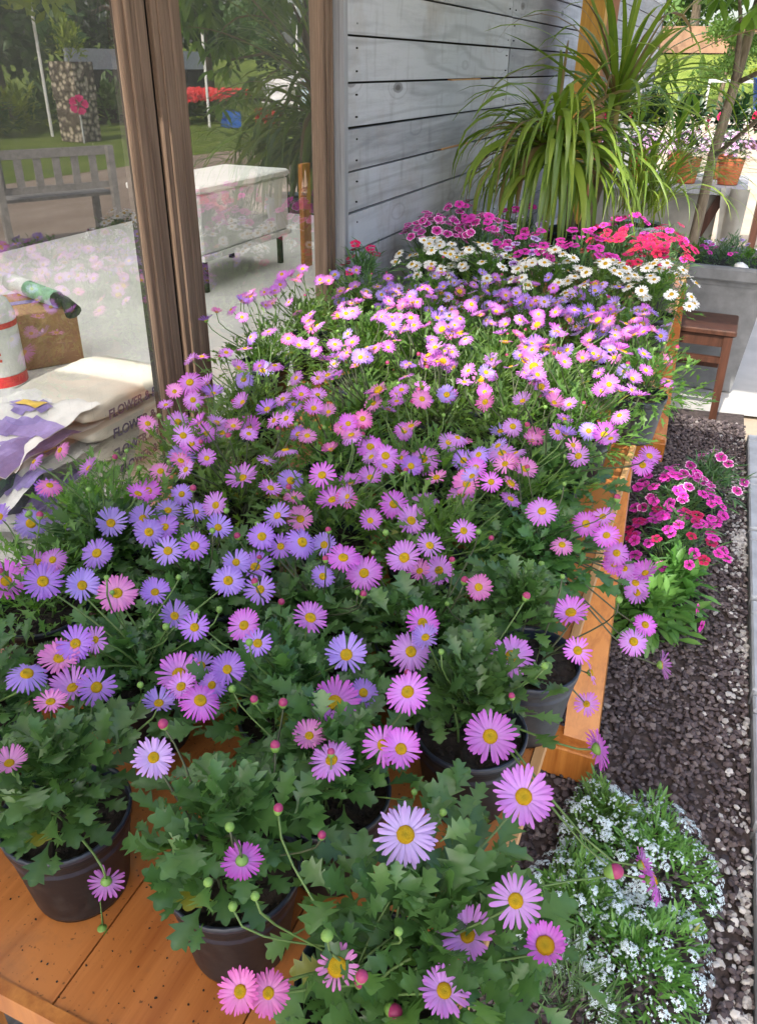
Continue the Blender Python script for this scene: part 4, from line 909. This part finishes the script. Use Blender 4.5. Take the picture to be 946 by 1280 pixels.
for i, x in enumerate((-1.2,-.88,-.55,-.2,.1)):
    r = thing('red_begonia', ['dark leaved red flower at the left end of the raised shelf','dark leaved red flower second from the left on the raised shelf','dark leaved plant in the middle of the raised shelf','dark leaved plant right of the middle on the raised shelf','dark plant with a red bloom at the right end of the raised shelf'][i], 'potted plant', (x,8.3,1.062), U(0,6), 'dark leaved plants on the raised shelf')
    obj('pot', POT, r); obj('foliage', DK, r)
    for j in range(7 if i != 2 else 2):
        a = U(3.2,6.2); place('flower', DI['dred'][0], r, (.18*math.cos(a),.18*math.sin(a)-.0,U(.05,.22)), (math.cos(a),math.sin(a)-.5,.4), .035)
r = thing('yellow_croton', 'yellow and pink croton standing behind the raised shelf', 'potted plant', (-.95,8.75,.9)); obj('pot', POT, r)
f = obj('foliage', foliage_mesh('foliage', M['leafY'], 160, .2, .34, .14, .35, 1, 63, 10, .1), r); 
b = MB(); b.lathe([(.001,0),(.09,0),(.14,.24),(.15,.25),(.13,.24),(.08,.02)], 20); o = obj('blue_bucket', b.mesh('blue_bucket', M['blue'], True), None, (.05,8.75,1.3)); tag(o, 'bright blue bucket beyond the raised shelf', 'bucket')
r = thing('bucket_stand', 'grey stand under the bright blue bucket', 'stand', (.05,8.75,0)); b = MB(); b.box((-.2,-.15,1.27),(.2,.15,1.298)); obj('top', b.mesh('top', M['trim']), r)
for x in (-.18,.14):
    b = MB(); b.box((x,-.1,0),(x+.04,.1,1.269)); obj('leg', b.mesh('leg', M['trim']), r)
b = MB(); b.box((-.9,0,0),(-.86,.05,1.45)); b.box((.86,0,0),(.9,.05,1.45)); b.box((-.86,0,1.40),(.86,.05,1.45)); b.box((-.86,0,.75),(.86,.05,.79)); o = obj('yard_gate', b.mesh('yard_gate', M['trim']), None, (.0,17,0)); tag(o, 'grey open gate frame standing on the far sandy ground', 'gate')

# ------------------------------------------------------------------ trees and walls around
TREE = []
for v in range(3):
    rr = random.Random(200+v); b = MB()
    cl = [(rr.gauss(0,1.15), rr.gauss(0,1.15), 3.2+rr.uniform(-2.,2.6)) for _ in range(26)]
    for c in cl:
        s = rr.uniform(.5,1.0); tone = rr.random()
        for i in range(170):
            d = Vector((rr.gauss(0,1),rr.gauss(0,1),rr.gauss(0,.8))).normalized()*s*rr.random()**.4; P = Vector(c)+d
            a = Vector((rr.gauss(0,1),rr.gauss(0,1),rr.gauss(0,1))).normalized(); e = a.orthogonal().normalized(); l = rr.uniform(.09,.17)
            b.add([P-a*l, P+e*l*.5, P+a*l, P-e*l*.5], [[0,1,2,3]], [min(1,max(0,tone*.6+rr.random()*.4))]*4)
    t = MB(); t.tube([(0,0,-.3),(.05,0,1.2),(-.05,.1,2.6),(.1,0,4.2)], [.2,.16,.12,.05], 9)
    for i in range(6):
        c = cl[i*3]; t.tube([(0,.03,1.4+.3*i), (c[0]*.5,c[1]*.5,(c[2]+1.6+.3*i)*.5+.2), c], [.07,.05,.02], 6)
    TREE.append((b, t.mesh('trunk', M['bark'], True)))
TM = {}
def tree(x, y, s, v, mk, lb, g='trees around the yard', z=0, zs=1.):
    r = thing('garden_tree', lb, 'tree', (x,y,z), U(0,6.28), g)
    if (v,mk) not in TM: TM[(v,mk)] = TREE[v][0].mesh('crown', M[mk])
    a = obj('crown', TM[(v,mk)], r); c = obj('trunk', TREE[v][1], r); a.scale = c.scale = (s,s,s*zs); return r
for i, (x, y, s, v, mk) in enumerate(((-9,55,1.7,0,'leafT'),(-4,52,1.5,1,'leafT'),(-.5,56,2.0,2,'leafK'),(3.2,54,1.6,0,'leafT'),(7.,55,1.9,1,'leafT'),(12,57,2.,2,'leafT'),(-15,58,2.2,2,'leafT'),(-1.5,40,.62,1,'leafT'),(1.6,41,.55,2,'leafY'))):
    tree(x, y, s, v, mk, ['tall green tree behind the far bank','broad green tree on the far bank','dark conifer like tree on the far bank','green tree right of the dark tree on the far bank','tall pale tree at the right of the far bank','tree at the far right behind the bank','tree beyond the end of the shed','low bush at the foot of the far bank','yellow green bush on the far bank slope'][i], 'trees on the far bank', z=2.2 if y > 45 else .2)
w = MB(); w.box((-10,0,0),(7,.3,1.2)); o = obj('retaining_wall', w.mesh('retaining_wall', M['wallbrown']), None, (-1,50.5,2.3)); tag(o, 'low brown retaining wall along the top of the green bank', 'wall')
for i, (x, y, s, v, mk, zz) in enumerate(((15.5,9,1.25,0,'leafT',1.),(16.5,12.5,1.4,1,'leafT',1.),(17.5,16,1.35,2,'leafY',1.),(18,20,1.5,0,'leafT',1.),(19,24.5,1.5,1,'leafK',1.),(19,29,1.6,2,'leafT',1.),(20,34,1.7,0,'leafT',1.),(17,40,1.5,1,'leafK',1.),(13,46,1.3,2,'leafT',1.),(16,5,1.3,1,'leafT',1.),(16,1,1.3,2,'leafK',1.),(21,14,1.9,1,'leafK',1.),(22,21,2.,2,'leafK',1.))):
    tree(x, y, s, v, mk, 'tall hedge tree beyond the lawn, seen mirrored in the glass doors', 'hedge trees beyond the lawn')
HB = foliage_mesh('foliage', M['leafT'], 420, .75, .95, .26, .4, 1, 71, 0, .1); HK = foliage_mesh('foliage', M['leafY'], 420, .7, .9, .24, .3, 1, 72, 0, .1)
for i in range(9):
    r = thing('garden_shrub', 'green shrub in the bed beyond the lawn, seen mirrored in the glass', 'shrub', (13.2+U(-.4,.5)+i*.12, 10+i*1.25, 0), U(0,6), 'shrubs in the bed beyond the lawn'); obj('foliage', (HB,HK)[i%2], r)
# mirrored details beyond the lawn
def gab(x, y, w, h, lb):
    b = MB(); b.box((-w/2,-w/2,0),(w/2,w/2,h*.52)); b.box((-w/2-.02,-w/2-.02,h*.525),(w/2+.02,w/2+.02,h)); o = obj('stone_pillar', b.mesh('stone_pillar', M['stone']), None, (x,y,0)); tag(o, lb, 'pillar')
gab(11.1,15.4,.6,1.55,'pale stone pillar beyond the lawn, mirrored in the left pane')
r = thing('pillar_plant', 'yellow green plant growing on top of the pale stone pillar', 'plant', (11.1,15.4,1.55)); f = obj('foliage', HK, r); f.scale = (.6,.6,.75)
r = thing('red_ornament', 'red flower ornament on a stick beside the stone pillar', 'ornament', (10.6,14.9,0)); b = MB(); b.tube([(0,0,0),(0,0,.55)], .02); obj('stick', b.mesh('stick', M['metal']), r); place('flower', DI['dred'][0], r, (0,0,.75), (-1,-1,.3), .2)
r = thing('flower_bed', 'bed of massed red flowers beyond the lawn, mirrored in the right pane', 'flower bed', (12.6,22.,0)); f = obj('foliage', HB, r); f.scale = (1.2,2.4,.6)
b = MB()
for i in range(500):
    x, y = U(-1,1), U(-1.9,1.9); P = Vector((x,y,.62+U(-.1,.2))); b.add([P, P+Vector((.09,U(-.05,.05),.05)), P+Vector((.0,.09,.1)), P+Vector((-.08,.03,.06))], [[0,1,2,3]])
f = obj('blossoms', b.mesh('blossoms', M['red']), r); f['kind'] = 'stuff'
fe = thing('dark_fence', 'dark boarded fence with a grey blue top band behind the red flower bed', 'fence', (14.3,22.3,0)); b = MB(); b.box((-.05,-3.5,0),(.0,3.,1.35)); obj('boards', b.mesh('boards', M['inner']), fe); b = MB(); b.box((-.06,-3.5,1.351),(.01,3.,1.85)); obj('top_band', b.mesh('top_band', M['kerb']), fe)
for x, y, h, lb in ((10.9,20.3,3.4,'tall thin pale pole by the red flower bed'),(11.2,26.,4.2,'tall pale pole near the white sacks'),(12.4,15.9,4.5,'tall pale pole left of the stone pillar')):
    b = MB(); b.tube([(0,0,0),(0,0,h)], .035, 8); o = obj('garden_pole', b.mesh('garden_pole', M['whitepaint']), None, (x,y,0)); tag(o, lb, 'pole')
def sackm(sx, sy, sz, seed, m):
    b = MB(); nx, ny = 12, 9; vs = []
    for s in (1,-1):
        for j in range(ny):
            for i in range(nx):
                u, v = i/(nx-1)*2-1, j/(ny-1)*2-1; e = max(0,(1-u**6))**.5*max(0,(1-v**6))**.5
                w = noise.noise(Vector((u*1.7+seed, v*1.7, s*2.)))*.16
                vs.append((u*sx*(1-.06*v*v), v*sy*(1-.06*u*u), s*sz*e*(1+w*1.2)+(.1*sz*noise.noise(Vector((u*3,v*3,seed))))))
    fs = []
    for s in range(2):
        o = s*nx*ny
        for j in range(ny-1):
            for i in range(nx-1):
                a = o+j*nx+i; q = [a,a+1,a+nx+1,a+nx]; fs.append(q if s == 0 else q[::-1])
    b.add(vs, fs); return b.mesh('sack', M[m], True)
for i in range(7):
    o = obj('white_sack', sackm(.75,.5,.32,i,'bagclear'), None, (11.2+(i%3)*1.0+U(-.2,.2), 28.5+U(-.4,.4), .3+.5*(i//3)), (0,0,U(0,3))); tag(o, 'bulging white sack in the heap beyond the lawn, mirrored in the right pane', 'sack', 'white sacks heaped beyond the lawn')
tk = thing('parked_truck', 'white tray truck with red rear lights parked beyond the lawn', 'truck', (12.4,31.5,0)); b = MB(); b.box((-1.,-.1,.55),(1.,1.6,.75)); b.box((-1.,-.1,.76),(1.,-.02,1.35)); obj('tray', b.mesh('tray', M['whitepaint']), tk)
b = MB(); b.box((-.85,1.7,.4),(.85,3.2,1.5),bev=.1); b.box((-.75,1.8,1.505),(.75,3.,2.1),bev=.12); obj('cab', b.mesh('cab', M['whitepaint']), tk)
for sx in (-1,1):
    b = MB(); b.box((sx*.8-.15,-.14,.56),(sx*.8+.15,-.105,.74)); obj('rear_light', b.mesh('rear_light', M['red']), tk)
    for y in (.7,2.5): b = MB(); b.tube([(sx*.8-.1,y,.32),(sx*.8+.1,y,.32)], .32, 18); obj('wheel', b.mesh('wheel', M['pot'], True), tk)
b = MB(); b.tube([(0,0,0),(0,0,1.15)], .14, 14); o = obj('blue_post', b.mesh('blue_post', M['potpale'], True), None, (9.6,23.5,0)); tag(o, 'pale turquoise post beyond the lawn, mirrored in the right pane', 'post')
for (x, y, m, lb) in ((10.6,20.9,'blue','blue crate on the grass before the red flowers'),(10.5,22.6,'red','red crate on the grass beside the red flowers')):
    b = MB()
    for a, q in (((-.3,-.2,0),(.3,.2,.03)),((-.3,-.2,.03),(-.27,.2,.4)),((.27,-.2,.03),(.3,.2,.4)),((-.27,-.2,.03),(.27,-.17,.16)),((-.27,.17,.03),(.27,.2,.16)),((-.27,-.2,.26),(.27,-.17,.4)),((-.27,.17,.26),(.27,.2,.4))): b.box(a, q)
    o = obj('plastic_crate', b.mesh('plastic_crate', M[m]), None, (x,y,0), (0,0,.7)); tag(o, lb, 'crate')
bn = thing('garden_bench', 'weathered green wooden garden bench on the slab, mirrored in the left pane', 'bench', (3.6,6.4,0), 2.0)
b = MB(); [b.box((-.6,-.22+i*.11,.42),(.6,-.13+i*.11,.45)) for i in range(4)]; obj('seat', b.mesh('seat', M['deck']), bn)
b = MB(); b.box((-.6,.24,.80),(.6,.27,.88)); b.box((-.6,.24,.5),(.6,.27,.56)); [b.box((-.55+i*.18,.245,.561),(-.48+i*.18,.265,.799)) for i in range(7)]; obj('backrest', b.mesh('backrest', M['deck']), bn)
for x, y, h in ((-.58,-.2,.419),(.52,-.2,.419),(-.58,.27,.88),(.52,.27,.88)): b = MB(); b.box((x,y,0),(x+.06,y+.06,h)); obj('leg', b.mesh('leg', M['deck']), bn)

# ------------------------------------------------------------------ inside the shed
def letters(txt, size, parent, loc, rot, m, shear=0.):
    c = bpy.data.curves.new('lettering', 'FONT'); c.body = txt; c.size = size; c.extrude = .0008; c.shear = shear; c.offset = .0012
    o = bpy.data.objects.new('tmp', c); COL.objects.link(o); dg = bpy.context.evaluated_depsgraph_get()
    me = bpy.data.meshes.new_from_object(o.evaluated_get(dg)); bpy.data.objects.remove(o); me.name = 'lettering'; me.materials.clear(); me.materials.append(M[m])
    return obj('lettering', me, parent, loc, rot)
def loft_bag(seed):
    """printed sack: plump body along y with its long side facing the glass"""
    rr = random.Random(seed); b = MB(); n = 18; k = 20; vs = []
    for i in range(n):
        t = i/(n-1); y = -.14+t*.60; e = min(1., .35+min(t, 1-t)*4.5)**.6; sh = rr.uniform(-.006,.006)
        for j in range(k):
            a = 2*math.pi*j/k; c, s = math.cos(a), math.sin(a)
            x = .24*math.copysign(abs(c)**.5, c)*(.86+.14*e); z = .045*math.copysign(abs(s)**.6, s)*e
            w = noise.noise(Vector((y*7+seed*3, c*2.5, s*2+seed))); w2 = noise.noise(Vector((y*22+seed, c*6, s*6)))
            vs.append((x+sh+.006*w2, y, z+.045+.016*w+.006*w2))
    fs = [[i*k+j, (i+1)*k+j, (i+1)*k+(j+1)%k, i*k+(j+1)%k] for i in range(n-1) for j in range(k)]
    fs += [list(range(k)), [(n-1)*k+j for j in range(k-1,-1,-1)]]
    b.add(vs, fs); return b.mesh('body', M['bag'], True)
def flap(seed, ln, w0, w1, dz):
    """crumpled loose film end of the sack reaching towards the camera"""
    b = MB(); vs = []; nx, ny = 22, 22
    for i in range(nx):
        for j in range(ny):
            u, v = i/(nx-1), j/(ny-1)
            x = (-.22+.45*u)*(w0*(1-v)+w1*v)+.05*v*math.sin(seed*2.3)
            y = -.06-ln*v-.07*math.sin(u*4+seed)*v
            z = .085+dz+.05*math.sin(u*3.4+seed)*v+.055*noise.noise(Vector((u*2.6+seed,v*2.6,seed*1.3)))*(.25+v)+.02*noise.noise(Vector((u*8+seed,v*8,seed)))-.07*v*v
            vs.append((x,y,z))
    b.add(vs, [[i*ny+j, i*ny+j+1, (i+1)*ny+j+1, (i+1)*ny+j] for i in range(nx-1) for j in range(ny-1)])
    return b, vs, nx, ny
for i in range(5):
    z = .002+i*.086
    r = thing('printed_sack', ['cream flower mix sack at the bottom of the stack behind the glass','cream flower mix sack second from the bottom of the stack','cream flower mix sack in the middle of the stack','cream flower mix sack second from the top of the stack','cream flower mix sack on top of the stack with a yellow flower badge'][i], 'sack', (-2.36+U(-.03,.03),2.36+U(-.03,.03),z), U(-.07,.07), 'flower mix sacks stacked inside the shed')
    obj('body', loft_bag(i+3), r)
    b, vs, nx, ny = flap(i*1.7+.4, U(.36,.50), 1.02, U(.6,1.), 0); f = obj('plastic_flap', b.mesh('plastic_flap', M['bagclear'], True), r)
    s = MB(); lift = Vector((0,0,.004))
    for a in range(nx-1):
        for c in range(ny-1):
            q = math.sin(a*.22+i)*2.5+c
            if 11 < q < 15.5 or (i in (1,3) and a > 15 and c > 4): s.add([Vector(vs[m])+lift for m in (a*ny+c, a*ny+c+1, (a+1)*ny+c+1, (a+1)*ny+c)], [[0,1,2,3]])
    obj('purple_band', s.mesh('purple_band', M['purple'], True), f)
    if i in (2,4):
        s = MB(); pts = []
        for rad_, col_ in ((3.2,0),(1.9,1)):
            s.cur = col_
            for a in range(nx-1):
                for c in range(ny-1):
                    if math.hypot(a-11.5, (c-6.)*1.0) < rad_: s.add([Vector(vs[m])+lift*(1.6+col_) for m in (a*ny+c, a*ny+c+1, (a+1)*ny+c+1, (a+1)*ny+c)], [[0,1,2,3]])
        obj('flower_badge', s.mesh('flower_badge', [M['purple'], M['yell']], True), f)
    letters('FLOWER & FRUIT', .054, r, (.262,-.06,.024), (R(90),0,R(90)), 'ink', .12)
r = thing('cardboard_box', 'brown cardboard box on the shed floor behind the printed sacks', 'box', (-3.78,3.62,0), -.55)
b = MB(); b.box((-.26,-.17,0),(.26,.17,.33),bev=.006); obj('body', b.mesh('body', M['card']), r)
b = MB(); b.box((-.04,-.173,.0),(.03,-.171,.331)); b.box((-.04,-.172,.331),(.03,.172,.333)); obj('printed_tape', b.mesh('printed_tape', M['purple']), r)
b = MB(); b.add([(.1,-.1725,.05),(.14,-.1725,.17),(.115,-.1725,.25),(.085,-.1725,.15)], [[0,1,2,3]]); obj('drop_mark', b.mesh('drop_mark', M['green']), r)
r = thing('film_roll', 'green and white wrapped roll lying on the cardboard box', 'roll', (-3.76,3.64,.385), -.35); b = MB(); b.tube([(-.34,0,0),(.24,0,0)], .05, 14); obj('roll', b.mesh('roll', M['green'], True), r); b = MB(); b.tube([(.242,0,0),(.34,0,.01),(.42,0,-.04)], [.045,.03,.05], 10); obj('twisted_end', b.mesh('twisted_end', M['pot'], True), r); b = MB(); b.tube([(-.36,0,0),(-.1,0,0)], .052, 14); obj('white_wrap', b.mesh('white_wrap', M['bagclear'], True), r)
r = thing('plastic_jug', 'pale plastic jug with red print at the left behind the glass', 'jug', (-3.62,3.12,0)); b = MB(); b.lathe([(.001,0),(.13,0),(.145,.02),(.145,.40),(.12,.47),(.05,.53),(.045,.58),(.001,.58)], 24); obj('body', b.mesh('body', M['jug'], True), r)
b = MB(); b.lathe([(.1465,.02),(.1465,.08)], 24); obj('red_band', b.mesh('red_band', M['red'], True), r); letters('F', .13, r, (.09,-.117,.13), (R(90),0,R(38)), 'red'); b = MB(); b.lathe([(.1465,.34),(.1465,.37)], 24); obj('red_band', b.mesh('red_band', M['red'], True), r)
r = thing('white_chest', 'low white chest with a flat lid standing inside behind the right pane', 'chest', (-4.0,5.95,0)); b = MB(); b.box((-.32,-.68,.30),(.32,.68,.74),bev=.015); obj('body', b.mesh('body', M['chest']), r); b = MB(); b.box((-.335,-.695,.742),(.335,.695,.80),bev=.015); obj('lid', b.mesh('lid', M['chest']), r); b = MB(); b.box((-.33,-.69,.255),(.335,.69,.298)); obj('plinth', b.mesh('plinth', M['chest']), r)
for x, y in ((-.28,-.62),(.24,-.62),(-.28,.58),(.24,.58)):
    b = MB(); b.box((x,y,0),(x+.04,y+.04,.254)); obj('leg', b.mesh('leg', M['dark']), r)
r = thing('brown_plank', 'rust brown plank standing at the right end of the white chest', 'plank', (-3.48,6.5,0)); b = MB(); b.box((0,-.04,0),(.04,.10,.86)); obj('board', b.mesh('board', M['board']), r)
o = obj('dark_sack', sackm(.30,.24,.13,9.,'tarp'), None, (-2.62,1.98,.13), (0,0,.5)); tag(o, 'dark blue grey sack on the floor left of the printed sacks', 'sack')
